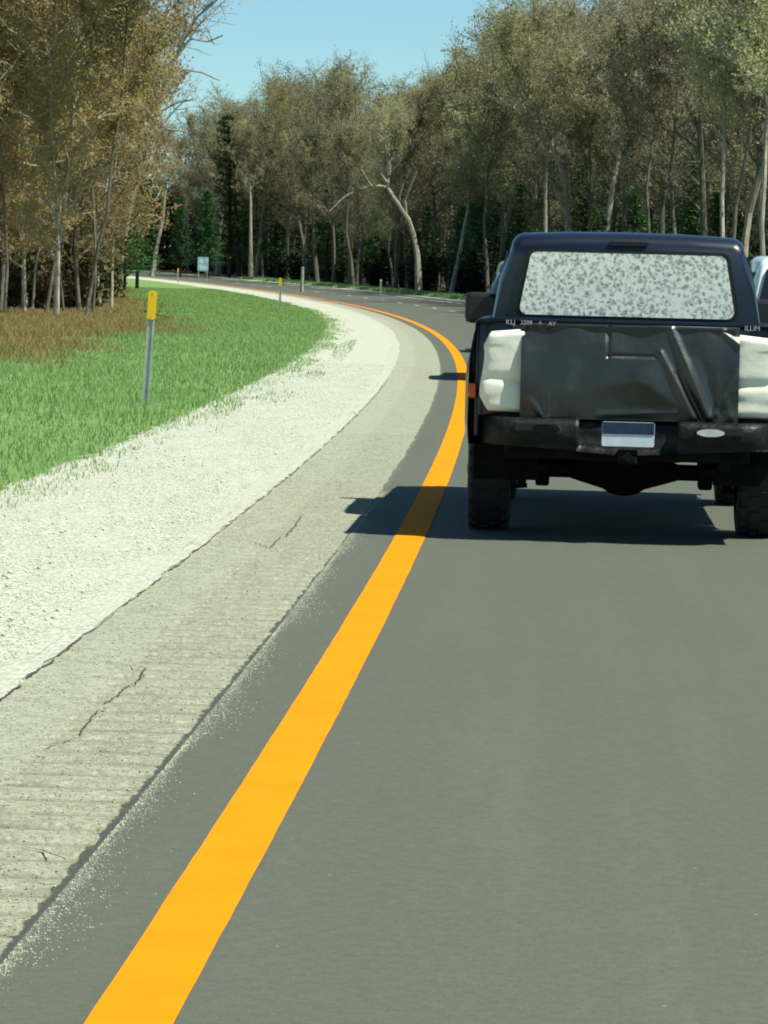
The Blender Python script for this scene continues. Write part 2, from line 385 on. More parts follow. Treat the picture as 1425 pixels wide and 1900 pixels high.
tag(stones('gravel_stones', o, y, sz, M['stone']), 'loose white limestone chips strewn over the verge beside the shoulder', 'gravel', kind='stuff')
N = 11000
y = 7+rng.power(.7, N)*22; o = -.372+rng.exponential(.024, N)*(1+.9*np.sin(y*2.1)*np.sin(y*.73+1))
k = rng.random(N) < .02; o = np.where(k, rng.uniform(-1.15, -.3, N), o)
tag(stones('seam_grit', o, y, rng.uniform(.0015, .004, N)+.012, M['stone']) if False else stones('seam_grit', o, y, rng.uniform(.002, .0042, N), M['grit'], .0110),
    'pale loose grit scattered along the cracked pavement seam', 'grit', kind='stuff')

N = 20000
y = 7.5+rng.power(.8, N)*32; o = rng.uniform(-1.15, -.40, N); zz = np.where((o > -.84) & (o < -.4) & (y < 22.8), -.018*np.maximum(0, np.sin(2*math.pi*y/.3)), 0)
sg_ = stones('shoulder_grit', o, y, rng.uniform(.0018, .0048, N)*np.where(rng.random(N) < .03, 1.7, 1), M['grit'])
vv = np.empty(N*18, np.float32); sg_.data.vertices.foreach_get('co', vv); vv = vv.reshape(-1, 3); vv[:, 2] += np.repeat(zz+.008, 6); sg_.data.vertices.foreach_set('co', vv.ravel())
tag(sg_, 'coarse exposed grit covering the worn paved shoulder and its rumble grooves', 'grit', kind='stuff')
def fbm(x, y, s):
    return (np.sin(x*1.7*s+y*.31*s+1)+np.sin(x*.9*s-y*.53*s+2.2)+np.sin(x*2.9*s+y*1.1*s)*.6+np.sin(-x*.4*s+y*1.9*s+.7)*.6)/3.2
def blades(name, X, Y, H, W, mat, lean=.5):
    n = len(X); a = rng.uniform(0, 6.28, n); l = rng.uniform(.1, lean, n)*H; b_ = rng.uniform(0, 6.28, n)
    z = gzv(Y)-.02
    p0 = np.stack([X-np.cos(a)*W, Y-np.sin(a)*W, z], -1); p1 = np.stack([X+np.cos(a)*W, Y+np.sin(a)*W, z], -1)
    p2 = np.stack([X+np.cos(b_)*l, Y+np.sin(b_)*l, z+H], -1)
    V_ = np.stack([p0, p1, p2], 1).reshape(-1, 3)
    return mesh_obj(name, V_, np.arange(3*n).reshape(-1, 3), mat)
N = 560000
Y = 24+rng.power(.75, N)*250; X = lxv(Y)-rng.uniform(2.2, 24, N)
off = lxv(Y)-X
edge = 2.72+fbm(X, Y, .9)*.25+fbm(X+3, Y, 3.)*.14+fbm(X, Y, 9.)*.06+np.clip((Y-150)/60, 0, 1)*.6
patch = (((off-2.15)/.42)**2+((Y-84)/12)**2 < 1)|(((off-2.4)/.30)**2+((Y-50.5)/2.2)**2 < 1)|(((off-2.35)/.3)**2+((Y-62)/2.5)**2 < .7)
keep = (off > edge)|(patch & (rng.random(N) < .55))|((off > edge-.35) & (rng.random(N) < .15) & (fbm(X+1, Y, 4.) > .1))
vis = (X > -.102*Y-.8)
brown = (Y-68)*.09+fbm(X, Y, .6)*1.2
e = (-6.1-np.maximum(Y-108, 0)*.078-X)*.9+fbm(X, Y+9, .5)*1.2
isb = np.minimum(brown, e) > rng.uniform(-.8, 1.9, N)
kk = keep & vis & ~isb
H = rng.uniform(.03, .10, N)*(1+.5*fbm(X, Y, .7))*np.where(off < edge+.5, .8, 1)
tag(blades('grass', X[kk], Y[kk], H[kk], (.004+Y*.00012)[kk], M['grass']), 'short green spring grass on the slope left of the gravel', 'grass', kind='stuff')
kk = vis & isb & (off > 3)
tag(blades('dry_grass', X[kk], Y[kk], H[kk]*1.8, (.006+Y*.00014)[kk], M['dry'], .9), 'brown dead grass and bracken along the woodland edge', 'dry grass', kind='stuff')
# far-side verge grass
N = 60000
Y = 60+rng.random(N)*330; tx = 10.1+rng.random(N)*3; X = lxv(Y)+tx
tag(blades('verge_grass', X, Y, rng.uniform(.08, .3, N), .012+Y*.0001, M['grass']), 'green grass strip between the far road edge and the trees', 'grass', kind='stuff')

# ------------------------------------------------------------------ trees
class TB:
    def __init__(s): s.v = []; s.f = []; s.mi = []
    def tube(s, pts, rads, sides=5, mi=0):
        base = len(s.v); n = len(pts)
        for i, p in enumerate(pts):
            t = (pts[min(i+1, n-1)]-pts[max(i-1, 0)])
            if t.length < 1e-6: t = Vector((0, 0, 1))
            t.normalize(); a = t.orthogonal().normalized() if abs(t.z) < .99 else Vector((1, 0, 0)); a = (a-t*a.dot(t)).normalized(); b_ = t.cross(a)
            ref = Vector((1, 0, 0)) if abs(t.x) < .9 else Vector((0, 1, 0)); a = (ref-t*ref.dot(t)).normalized(); b_ = t.cross(a)
            for k in range(sides):
                an = 2*math.pi*k/sides; s.v.append(p+(a*math.cos(an)+b_*math.sin(an))*rads[i])
        for i in range(n-1):
            for k in range(sides):
                q = (k+1) % sides; s.f.append((base+i*sides+k, base+i*sides+q, base+(i+1)*sides+q, base+(i+1)*sides+k)); s.mi.append(mi)
    def tri(s, a, b_, c, mi=0):
        i = len(s.v); s.v += [a, b_, c]; s.f.append((i, i+1, i+2)); s.mi.append(mi)
    def build(s, name, mats, parent): return mesh_obj(name, s.v, s.f, mats, parent, midx=s.mi)
def rv(r): 
    while True:
        v = Vector((r.uniform(-1, 1), r.uniform(-1, 1), r.uniform(-1, 1)))
        if .05 < v.length < 1: return v.normalized()
def grow(r, start, d, length, n, wig, grav):
    pts = [start]; d = d.normalized(); st = length/n
    for _ in range(n):
        d = (d+rv(r)*wig+Vector((0, 0, grav))).normalized(); pts.append(pts[-1]+d*st)
    return pts
def leaf(tb, r, c, s, mi, flat=0):
    a = rv(r); b_ = rv(r)
    if flat: a.z *= .3; b_.z *= .3
    tb.tri(c+a*s, c+b_*s, c-(a+b_)*s*.6, mi)
def broadleaf(seed, H, r0, leafmat, bark, nleaf=5, lsize=.14, fb=.35, spread=.32, bare=0.0, trunk_pts=None, dens=1.0, name='tree'):
    r = random.Random(seed); root = empty(name, (0, 0, 0)); tk = TB(); cw = TB()
    if trunk_pts is None:
        pts = grow(r, Vector((0, 0, -.15)), Vector((r.uniform(-.06, .06), r.uniform(-.06, .06), 1)), H*.93, 12, .07, .05)
    else:
        pts = list(trunk_pts)
        if pts[-1].z < H*.9:
            n = 7; e = grow(r, pts[-1], (pts[-1]-pts[-2]).normalized()+Vector((0, 0, .7)), (H*.93-pts[-1].z), n, .1, .08); pts += e[1:]
    L = len(pts)-1
    cum = [0]
    for a, b_ in zip(pts, pts[1:]): cum.append(cum[-1]+(b_-a).length)
    T = cum[-1]
    rads = [r0*(1-c/T)**.75*(1.25 if i == 0 else 1)+.012 for i, c in enumerate(cum)]
    tk.tube(pts, rads, 7)
    def ptat(t):
        x = t*T
        for i in range(L):
            if cum[i+1] >= x: return pts[i].lerp(pts[i+1], (x-cum[i])/(cum[i+1]-cum[i])), rads[i]
        return pts[-1], rads[-1]
    nl = int(17*dens); ang = r.uniform(0, 6.28)
    for i in range(nl):
        t = fb+(1-fb)*(i+.5)/nl; p, rr = ptat(min(.99, t)); ang += 2.4+r.uniform(-.5, .5)
        prof = math.sin(min(1, (t-fb)/(1-fb)*.92+.12)*math.pi)**.6
        ln = H*spread*(.35+.75*prof)*r.uniform(.75, 1.25)
        d = Vector((math.cos(ang), math.sin(ang), .55+.9*t*r.uniform(.6, 1.3)))
        lb = grow(r, p, d, ln, 6, .22, .06); br = max(.02, rr*.5)
        tk.tube(lb, [br*(1-k/7)+.008 for k in range(7)], 5)
        for j in range(1, 7):
            for _ in range(2):
                d2 = (lb[j]-lb[j-1]).normalized()*.6+rv(r)*.9+Vector((0, 0, .2))
                sb = grow(r, lb[j], d2, ln*.36*r.uniform(.6, 1.3), 4, .3, .04); cw.tube(sb, [.022*(1-k/5)+.006 for k in range(5)], 3, 1)
                for k in range(1, 5):
                    for _2 in range(2):
                        tip = sb[k]+(rv(r)+Vector((0, 0, .25)))*r.uniform(.25, .7)
                        cw.tube([sb[k], tip], [.009, .004], 3, 1)
                        if r.random() < bare: continue
                        for _3 in range(nleaf):
                            leaf(cw, r, sb[k].lerp(tip, r.uniform(.2, 1.1))+rv(r)*r.uniform(0, .34), lsize*r.uniform(.45, 1.15), 0)
    tk.build('trunk', [bark], root); cw.build('crown', [leafmat, bark], root)
    return root
def pine(seed, H, mat, bark, dens=1.0):
    r = random.Random(seed); root = empty('pine_tree', (0, 0, 0)); tk = TB(); cw = TB()
    pts = grow(r, Vector((0, 0, -.1)), Vector((0, 0, 1)), H, 9, .02, .02); tk.tube(pts, [H*.014*(1-i/10)+.01 for i in range(10)], 7)
    z = H*.16; lv = 0
    while z < H*.98:
        t = z/H; R_ = H*.24*(1-t)**.8*r.uniform(.75, 1.15)+.25; nb = 6
        i = min(8, int(t*9)); c = pts[i].lerp(pts[i+1], t*9-i); a0 = r.uniform(0, 6.28)
        for b_ in range(nb):
            a = a0+b_*2*math.pi/nb+r.uniform(-.3, .3); L = R_*r.uniform(.65, 1.2)
            bb = grow(r, c, Vector((math.cos(a), math.sin(a), .12+.25*t)), L, 5, .1, .02); cw.tube(bb, [.03*(1-k/6)+.008 for k in range(6)], 3, 1)
            for k in range(1, 6):
                for _ in range(int(15*dens)):
                    p = bb[k-1].lerp(bb[k], r.random())+Vector((r.gauss(0, .16), r.gauss(0, .16), r.gauss(.03, .09)))*(1+.5*(1-t))
                    leaf(cw, r, p, r.uniform(.07, .19), 0, 1)
        z += H*.045*r.uniform(.8, 1.2)
    tk.build('trunk', [bark], root); cw.build('crown', [mat, bark], root); return root
def shrub(seed, mat, h=2.2):
    r = random.Random(seed); root = empty('shrub', (0, 0, 0)); st = TB(); fo = TB()
    for i in range(9):
        d = Vector((r.uniform(-.7, .7), r.uniform(-.7, .7), 1)); s = grow(r, Vector((r.uniform(-.2, .2), r.uniform(-.2, .2), -.05)), d, h*r.uniform(.7, 1.1), 5, .2, .05)
        st.tube(s, [.02*(1-k/6)+.005 for k in range(6)], 3)
        for k in range(1, 6):
            for _ in range(44): leaf(fo, r, s[k]+rv(r)*r.uniform(0, .55), r.uniform(.06, .16), 0)
    st.build('stem', [M['bark_dark']], root); fo.build('foliage', [mat], root); return root

protos = {}
used = set()
def place(key, p, rz, s, label, cat, group):
    pr = protos[key]
    if key not in used: used.add(key); o = pr
    else: o = copy_tree(pr)
    o.location = p; o.rotation_euler = (0, 0, rz); o.scale = (s, s, s)
    tag(o, label, cat, group); return o
BASEH = 16.0
for i in range(3): protos['brown%d' % i] = broadleaf(10+i, BASEH, .19, M['lf_brown'], M['bark_grey'], 10, .082, .34, .28, dens=1.15)
for i in range(2): protos['olive%d' % i] = broadleaf(20+i, BASEH, .18, M['lf_olive'], M['bark_grey'], 10, .082, .33, .28, dens=1.15)
for i in range(2): protos['yellow%d' % i] = broadleaf(30+i, BASEH, .17, M['lf_yellow'], M['bark_grey'], 9, .08, .36, .27, dens=1.15)
for i in range(3): protos['rust%d' % i] = broadleaf(40+i, BASEH, .075, M['lf_rust'] if i < 2 else M['lf_rusto'], M['bark_grey'] if i else M['bark_pale'], 12, .08, .13, .23, dens=1.45)
for i in range(2): protos['bare%d' % i] = broadleaf(50+i, BASEH, .2, M['lf_brown'], M['bark_grey'], 1, .09, .3, .30, bare=.6)
for i in range(2): protos['pine%d' % i] = pine(60+i, 11.0, M['needle'], M['bark_dark'])
protos['fresh0'] = pine(65, 9.0, M['needle2'], M['bark_dark'])
for i in range(2): protos['shrub%d' % i] = shrub(70+i, M['shrub'])
for i in range(2): protos['bush%d' % i] = shrub(80+i, M['lf_dull'])

YT = [(-100, -150), (200, 110), (300, 185), (345, 230), (395, 175), (430, 165), (480, 152), (560, 150), (600, 128), (640, 148), (680, 180), (740, 188), (790, 172), (820, 118), (900, 58), (960, 20), (1040, 0), (1100, 25), (1200, -30), (1500, -110)]
def ytop(px): return float(np.interp(px, [a for a, _ in YT], [b_ for _, b_ in YT]))
rnd = random.Random(3)
def hzat(px): return HZ+(px-PW/2)*math.tan(ROLL)
def targetH(p):
    px, py = proj((p[0], p[1], p[2])); D = p[1]; h = CAMH-p[2]+(hzat(px)-ytop(px))*D/F_PX
    return px, h
LAB = {'brown': ('brown budding tree %s', 'tree'), 'olive': ('olive budding tree %s', 'tree'), 'yellow': ('yellow green leafed tree %s', 'tree'),
       'bare': ('bare grey tree %s', 'tree'), 'pine': ('dark green pine %s', 'pine tree'), 'fresh': ('bright green conifer %s', 'pine tree'), 'rust': ('slim pale trunked tree with rust coloured buds %s', 'tree'), 'shrub': ('low dark shrub %s', 'shrub')}
REG = ((150, 'seen behind the near left wood'), (225, 'just behind the right end of the near wood'), (300, 'above the far end of the gravel'), (350, 'above the farthest yellow marker'), (410, 'above the road sign'), (455, 'between the sign and the two pale trunks'),
       (500, 'around the two pale trunks'), (555, 'above the middle yellow marker'), (620, 'above the pale wooden post'), (690, 'left of the crooked pale tree'), (740, 'above the small white reflector post'), (800, 'around the crooked pale tree'),
       (880, 'beside the slender leaning pale tree'), (950, 'above the pickup mirror'), (1020, 'above the left end of the pickup roof'), (1090, 'around the tan bent trunk'), (1160, 'over the middle of the pickup roof'), (1230, 'just right of the roof middle'),
       (1300, 'over the right part of the roof'), (1370, 'over the right end of the roof'), (9999, 'at the right edge of the view'))
def region(px):
    return next(t for a, t in REG if px < a)
count = 0
def put(kind, p, h, px, row=0):
    global count
    ks = [k for k in protos if k.startswith(kind)]; key = rnd.choice(ks); b0 = {'pine': 11., 'fres': 9., 'shru': 2.2}.get(kind[:4], 16.)
    l, c = LAB[kind]; reg = region(px); count += 1
    return place(key, (p[0], p[1], p[2]), rnd.uniform(0, 6.28), h/b0, l % ((('in the front rank ', 'in the second rank ', 'in the third rank ', 'in the fourth rank ', 'deep in the wood ', 'deepest in the wood ')[row])+reg), c, {'pine': 'pines in the forest', 'fresh': 'pines in the forest', 'shrub': 'shrubs under the trees'}.get(kind, 'forest trees')+' '+reg)
# rows beyond the road
for row, (off0, sp) in enumerate(((15.6, 6.2), (18.5, 6.5), (21.5, 7), (27, 8), (34, 10), (44, 13))):
    y = 135+rnd.uniform(0, sp)
    while y < 455:
        q = P(off0+rnd.uniform(-1.5, 1.5), y+rnd.uniform(-1.5, 1.5)); px, h = targetH(q)
        if -40 < px < 1500:
            h *= rnd.choice([rnd.uniform(.62, .82), rnd.uniform(.82, .97), rnd.uniform(.9, 1.02)]); h = max(7.5, min(24, h))
            u = rnd.random()
            if row >= 2 and u < .25: kind = 'pine'; h *= .7
            elif row in (0, 1) and u < .36: kind = 'fresh' if u < .12 else 'pine'; h *= rnd.uniform(.38, .66)
            elif u < (.68 if row < 3 else .4): kind = 'brown'
            elif u < (.85 if row < 3 else .65): kind = 'olive'
            elif u < .95: kind = 'yellow'
            else: kind = 'bare'
            put(kind, q, h, px, row)
        y += sp*rnd.uniform(.7, 1.3)
# understorey
y = 150
while y < 450:
    for row, off0 in enumerate((15.8, 18, 22, 27)):
        q = P(off0+rnd.uniform(-1, 1), y+rnd.uniform(-3, 3)); px, h = targetH(q)
        if 150 < px < 1450 and rnd.random() < .75: put('shrub', q, rnd.uniform(1.6, 4.2), px, row)
    y += 9
print('TREES beyond', count)
def mass(name, pts, h, size, mat):
    n = len(pts); s_ = rng.uniform(.5, 1.2, (n, 1))*size
    a = rng.normal(size=(n, 3)); b_ = rng.normal(size=(n, 3)); a /= np.linalg.norm(a, axis=1)[:, None]; b_ /= np.linalg.norm(b_, axis=1)[:, None]
    return mesh_obj(name, np.stack([pts+a*s_, pts+b_*s_, pts-(a+b_)*s_*.6], 1).reshape(-1, 3), np.arange(3*n).reshape(-1, 3), mat)
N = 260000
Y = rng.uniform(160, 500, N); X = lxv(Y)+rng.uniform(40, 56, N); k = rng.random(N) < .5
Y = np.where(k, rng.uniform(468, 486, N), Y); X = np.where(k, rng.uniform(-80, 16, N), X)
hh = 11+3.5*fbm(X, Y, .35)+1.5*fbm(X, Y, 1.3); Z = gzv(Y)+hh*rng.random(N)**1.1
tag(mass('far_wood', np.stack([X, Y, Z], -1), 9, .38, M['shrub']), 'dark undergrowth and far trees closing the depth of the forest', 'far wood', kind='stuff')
N = 42000
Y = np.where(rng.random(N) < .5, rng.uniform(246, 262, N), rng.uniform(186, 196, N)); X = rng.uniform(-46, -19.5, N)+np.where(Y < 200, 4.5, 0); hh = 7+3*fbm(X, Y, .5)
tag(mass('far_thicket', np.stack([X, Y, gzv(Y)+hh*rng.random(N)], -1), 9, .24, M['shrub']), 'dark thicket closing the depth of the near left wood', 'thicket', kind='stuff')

# the near wood on the left
def lput(kind, x, y, h, lab, grp):
    ks = [k for k in protos if k.startswith(kind)]; key = rnd.choice(ks); b0 = {'pine': 11., 'fres': 9., 'shru': 2.2, 'bush': 2.2}.get(kind[:4], 16.)
    return place(key, (x, y, gz(y)), rnd.uniform(0, 6.28), h/b0, lab, LAB[kind][1], grp)
for row in range(6):
    y0 = 128+row*9
    xr = -10.2-(y0-128)*.062; xl = -.1*y0-3
    x = xr-rnd.uniform(0, .5)
    while x > xl:
        lput('rust', x, y0+rnd.uniform(-4, 4), rnd.uniform(13.5, 18) if row > 0 else rnd.uniform(11, 16), 'rust budded tree in the %s row of the near left wood, %s' % (('front', 'second', 'third', 'fourth', 'fifth', 'rear')[row], ('at left end' if (x-xl)/(xr-xl) < .2 else 'left of middle' if (x-xl)/(xr-xl) < .4 else 'near middle' if (x-xl)/(xr-xl) < .6 else 'right of middle' if (x-xl)/(xr-xl) < .8 else 'at right end')), 'trees of the near left wood')
        x -= rnd.uniform(1.5, 2.9)
LAB['bush'] = ('brown brush', 'shrub')
for i in range(20):
    y0 = rnd.uniform(136, 175); xx = -10.0-(y0-128)*.065-rnd.uniform(0, 1)**1.3*(.1*y0+2-10+(-.0)*y0+1.5)
    lput('bush', xx, y0, rnd.uniform(1.6, 4.0), 'dull brown brush %s of the near left wood, %s' % ('close to the front' if y0 < 155 else 'deep among the trunks', 'at its left end' if xx < -.075*y0 else 'at its right end'), 'brush at the foot of the near left wood')
for i in range(12):
    y0 = rnd.uniform(150, 200); lput('shrub', (rnd.uniform(-.075*y0-1, -9-(y0-128)*.07) if i % 2 else rnd.uniform(-.1*y0-2, -.08*y0-1.5)), y0, rnd.uniform(2, 4), 'dark shrub under the trunks of the near left wood %s' % ('near its right end' if i % 2 else 'near its left end'), 'shrubs of the near left wood')
for i in range(14):
    y0 = rnd.uniform(185, 240); lput('pine', -.1*y0+rnd.uniform(-3, 5.5), y0, rnd.uniform(6, 11), 'dark pine standing behind the near left wood', 'pines behind the near left wood')
for (px, Y, h, kind, lab) in ((255, 262, 9, 'pine', 'dark green pine with layered boughs at the right end of the left wood'), (232, 240, 7.5, 'fresh', 'green conifer with low boughs over the far gravel edge'),
                        (385, 395, 9.0, 'fresh', 'bright green conifer standing right above the road sign'), (335, 385, 8, 'pine', 'dark pine left of the road sign'),
                        (425, 400, 17.0, 'pine', 'tallest dark pine whose tip pokes above the far treeline')):
    q = at(px, 500, Y); lput(kind, q.x, Y, h, lab, None)
for (px, Y, h) in ((205, 205, 19.5), (182, 192, 19.5)):
    q = at(px, 500, Y); lput('bare', q.x, Y, h, {205: 'tall bare grey tree reaching into the blue sky at left', 182: 'bare tree whose limbs show through behind the rust crowns', 196: 'lower bare twiggy tree at the left edge of the open sky'}[px], None)

# individually traced trunks
def traced(px_pts, Y, wpx, H, leafm, bark, lab, seed, branches=(), dens=.8, fb=.55, nleaf=4, spread=.22, bare=0.):
    if px_pts[0][0] > 390:      # stand it at the front edge of the wood
        a_, b_ = 130., 420.
        for _ in range(40):
            c_ = (a_+b_)/2
            if at(px_pts[0][0], 540, c_).x-lx(c_) < 12.9+(seed % 3)*.5: a_ = c_
            else: b_ = c_
        Y = a_
    pts = [at(x, y, Y) for x, y in px_pts]; base = pts[0].copy()
    g = gz(Y)
    if base.z > g+.15:
        d = (pts[0]-pts[1]).normalized(); d.z = min(d.z, -.8); base = pts[0]+d*((base.z-g)/-d.z); pts.insert(0, base.copy())
    base.z = g; loc = [p-base for p in pts]; loc[0].z = -.15
    r = random.Random(seed)
    for i, p in enumerate(loc[1:]): p.y += math.sin(i*1.3+seed)*.25
    t = broadleaf(seed, H, wpx*Y/F_PX/2*1.15, leafm, bark, int(nleaf*2.4) if bare == 0 else nleaf, .085, fb, spread, bare, trunk_pts=loc, dens=dens)
    t.location = base
    if branches:
        tb = TB()
        for br in branches:
            b_ = [at(x, y, Y)-base for x, y in br[1:]]
            for i, p in enumerate(b_): p.y += i*.2*(1 if len(tb.v) % 2 else -1)
            w0 = br[0]*Y/F_PX/2; tb.tube(b_, [w0*(1-.55*i/len(b_)) for i in range(len(b_))], 6)
        tb.build('limb', [bark], t)
    tag(t, lab, 'tree'); return t
gr, pa, dk, tn = M['bark_grey'], M['bark_pale'], M['bark_dark'], M['bark_tan']
traced([(777, 553), (774, 471), (767, 436), (758, 408), (737, 376), (719, 348), (722, 320)], 238, 11, 13, M['lf_brown'], pa, 'crooked pale tree leaning left with forked white limbs across the road', 101,
       [(8, (722, 325), (720, 290), (719, 257)), (6, (728, 318), (740, 305), (751, 290)), (6, (718, 340), (706, 322), (705, 296)), (7, (719, 348), (703, 345), (688, 345), (670, 315)),
        (6, (754, 402), (751, 372), (762, 345), (773, 317)), (5, (746, 388), (741, 366), (748, 340)), (5, (690, 346), (665, 352), (640, 365), (612, 392))], dens=.5, fb=.8)
traced([(1058, 545), (1054, 430), (1048, 331), (1023, 266), (1007, 230), (991, 190), (975, 173)], 196, 13, 16, M['lf_olive'], tn, 'tan trunk bending left high above the pickup roof', 102, [(8, (1050, 395), (1038, 368), (1027, 343)), (5, (1007, 230), (985, 228), (975, 222))])
traced([(1112, 540), (1124, 432), (1138, 335), (1149, 282), (1146, 230)], 190, 12, 15, M['lf_brown'], pa, 'pale trunk leaning right behind the middle of the pickup roof', 103)
traced([(1155, 540), (1157, 432), (1161, 331), (1163, 290), (1170, 240)], 194, 11, 15, M['lf_brown'], gr, 'straight grey trunk behind the pickup roof beside a leaning pale one', 104)
traced([(1340, 545), (1340, 444), (1340, 363), (1343, 300)], 178, 9, 14, M['lf_olive'], pa, 'short pale trunk behind the right end of the pickup roof', 105)
traced([(1375, 545), (1383, 448), (1391, 395), (1407, 335), (1425, 290), (1435, 240)], 168, 14, 15, M['lf_olive'], tn, 'thick tan trunk leaning right at the right edge of the view', 106)
traced([(1308, 545), (1306, 400), (1302, 299), (1298, 234), (1302, 160)], 185, 13, 17, M['lf_brown'], gr, 'grey trunk with raised bare limbs over the right part of the pickup', 107,
       [(8, (1298, 245), (1284, 215), (1270, 190)), (8, (1300, 280), (1274, 258), (1250, 245), (1225, 238)), (5, (1300, 300), (1262, 303), (1215, 305))])
traced([(1355, 545), (1366, 379), (1378, 315), (1390, 250)], 174, 8, 14, M['lf_brown'], gr, 'thin grey trunk leaning right beside the thick tan one', 108)
traced([(835, 560), (849, 489), (860, 429), (868, 390)], 236, 8, 12, M['lf_brown'], pa, 'slender pale tree leaning right just left of the pickup', 109)
traced([(474, 527), (482, 453), (489, 387), (500, 330)], 335, 7, 15, M['lf_brown'], pa, 'right one of two pale trunks side by side right of the road sign', 110)
traced([(465, 526), (465, 450), (465, 376), (462, 300)], 340, 7, 15, M['lf_olive'], pa, 'left one of two pale trunks side by side right of the road sign', 111)
traced([(444, 525), (442, 446), (435, 359), (420, 322), (405, 312)], 345, 8, 15, M['lf_brown'], dk, 'dark trunk curving left above the road right of the sign', 112)
traced([(588, 540), (584, 471), (579, 366), (576, 310)], 285, 7, 14, M['lf_brown'], gr, 'straight grey trunk in the dark wood above the far yellow marker', 113, [(5, (579, 340), (568, 320), (566, 300))])
traced([(282, 514), (289, 467), (302, 404), (306, 360)], 385, 8, 14, M['lf_brown'], pa, 'lone pale trunk leaning right at the far end of the road', 114)
traced([(400, 523), (403, 500), (405, 460)], 372, 5, 12, M['lf_brown'], pa, 'thin pale trunk right beside the road sign', 115)
traced([(213, 540), (232, 420), (262, 300), (291, 210), (316, 123), (337, 80), (365, 32), (403, 0)], 228, 12, 21, M['lf_brown'], M['bark_pale'], 'leaning bare grey tree whose twigs reach into the blue sky at left', 116,
       [(6, (330, 95), (355, 72), (385, 78), (414, 67)), (5, (316, 123), (345, 130), (375, 135), (408, 150)), (6, (291, 210), (330, 190), (360, 185)), (5, (337, 84), (345, 50), (340, 0), (352, -40)), (6, (275, 255), (310, 240), (350, 245))], dens=1.3, fb=.4, nleaf=1, spread=.17, bare=.55)
for i, (pp, wp, bk, lb) in enumerate((
    ([(1250, 545), (1252, 450), (1248, 380), (1244, 320), (1250, 260)], 8, gr, 'thin grey trunk behind the right half of the pickup roof'),
    ([(1092, 545), (1094, 440), (1098, 345), (1094, 290)], 7, gr, 'thin grey trunk right beside the tan bent trunk'),
    ([(1012, 545), (1012, 430), (1012, 345), (1016, 290)], 8, pa, 'pale trunk just left of the tan bent trunk'),
    ([(905, 556), (903, 480), (898, 420), (902, 360)], 6, gr, 'thin upright trunk above the pickup mirror'),
    ([(655, 547), (652, 490), (642, 430), (645, 380)], 6, gr, 'thin grey trunk left of the small white reflector post'),
    ([(1418, 545), (1412, 420), (1418, 330), (1422, 250)], 9, pa, 'pale trunk cut by the right edge of the view'),
    ([(1205, 545), (1204, 440), (1200, 350), (1206, 300)], 6, gr, 'slim trunk between the pale leaning trunk and the roof right end'))):
    traced(pp, 200, wp, 14, M['lf_olive'] if i % 2 else M['lf_brown'], bk, lb, 130+i, dens=.8, fb=.6)
LT = [([(103, 579), (105, 491), (116, 404), (121, 351)], 7), ([(84, 575), (95, 526), (106, 455)], 6), ([(72, 565), (81, 474), (84, 420)], 6), ([(158, 583), (168, 534), (182, 456), (200, 393)], 6),
      ([(132, 565), (135, 500), (134, 440)], 5), ([(25, 560), (26, 490), (22, 430)], 6), ([(44, 568), (42, 500), (48, 440)], 6), ([(150, 540), (165, 474), (170, 420)], 5), ([(207, 540), (208, 460), (210, 351)], 5), ([(8, 575), (12, 500), (10, 420)], 5),
      ([(60, 570), (66, 500), (80, 430)], 4), ([(118, 572), (112, 500), (118, 440)], 4), ([(186, 560), (180, 500), (188, 430)], 5), ([(172, 575), (178, 510), (176, 450)], 4)]
for i, (pp, wp) in enumerate(LT):
    g = ground(pp[0][0], min(590, pp[0][1]+8)); 
    traced(pp, min(150, max(118, g.y)), wp*.8, 14, M['lf_rust'] if i % 3 else M['lf_rusto'], pa if i % 2 == 0 else gr,
           ['brightest pale trunk at the middle of the near left wood', 'pale trunk leaning right just left of the brightest one', 'slim pale trunk left of the leaning pair in the near wood', 'pale trunk leaning right at the right part of the near wood',
            'short pale trunk between the brightest trunk and the leaning right one', 'pale trunk near the left edge of the view', 'thin trunk second from the left edge of the near wood', 'thin crooked trunk close behind the leaning right one',
            'grey trunk at the right end of the near wood beside the gravel bend', 'pale trunk at the extreme left edge of the wood', 'very thin stem among the left trunks of the near wood', 'very thin stem touching the brightest pale trunk',
            'thin stem beside the right end of the near wood', 'very thin upright stem right of the leaning pale trunk'][i], 200+i, dens=.7, fb=.4, nleaf=6, spread=.2 if pp[0][0] < 150 else .15)
print('OBJ', len(bpy.data.objects))

# fallen branch in the grass
tb = TB(); g = ground(318, 592); r = random.Random(9)
tb.tube(grow(r, Vector((-.9, 0, .25)), Vector((1, 0, -.12)), 1.6, 6, .15, 0), [.03, .028, .025, .022, .018, .014, .008], 5)
for i in range(5): tb.tube(grow(r, Vector((-.7+i*.28, 0, .2)), Vector((r.uniform(-.3, .6), r.uniform(-.5, .5), 1)), r.uniform(.3, .8), 4, .25, 0), [.012, .01, .008, .006, .003], 3)
o = tb.build('fallen_branch', [M['bark_dark']], None); o.location = g; tag(o, 'dead twiggy branch lying in the grass right of the near yellow marker', 'branch')

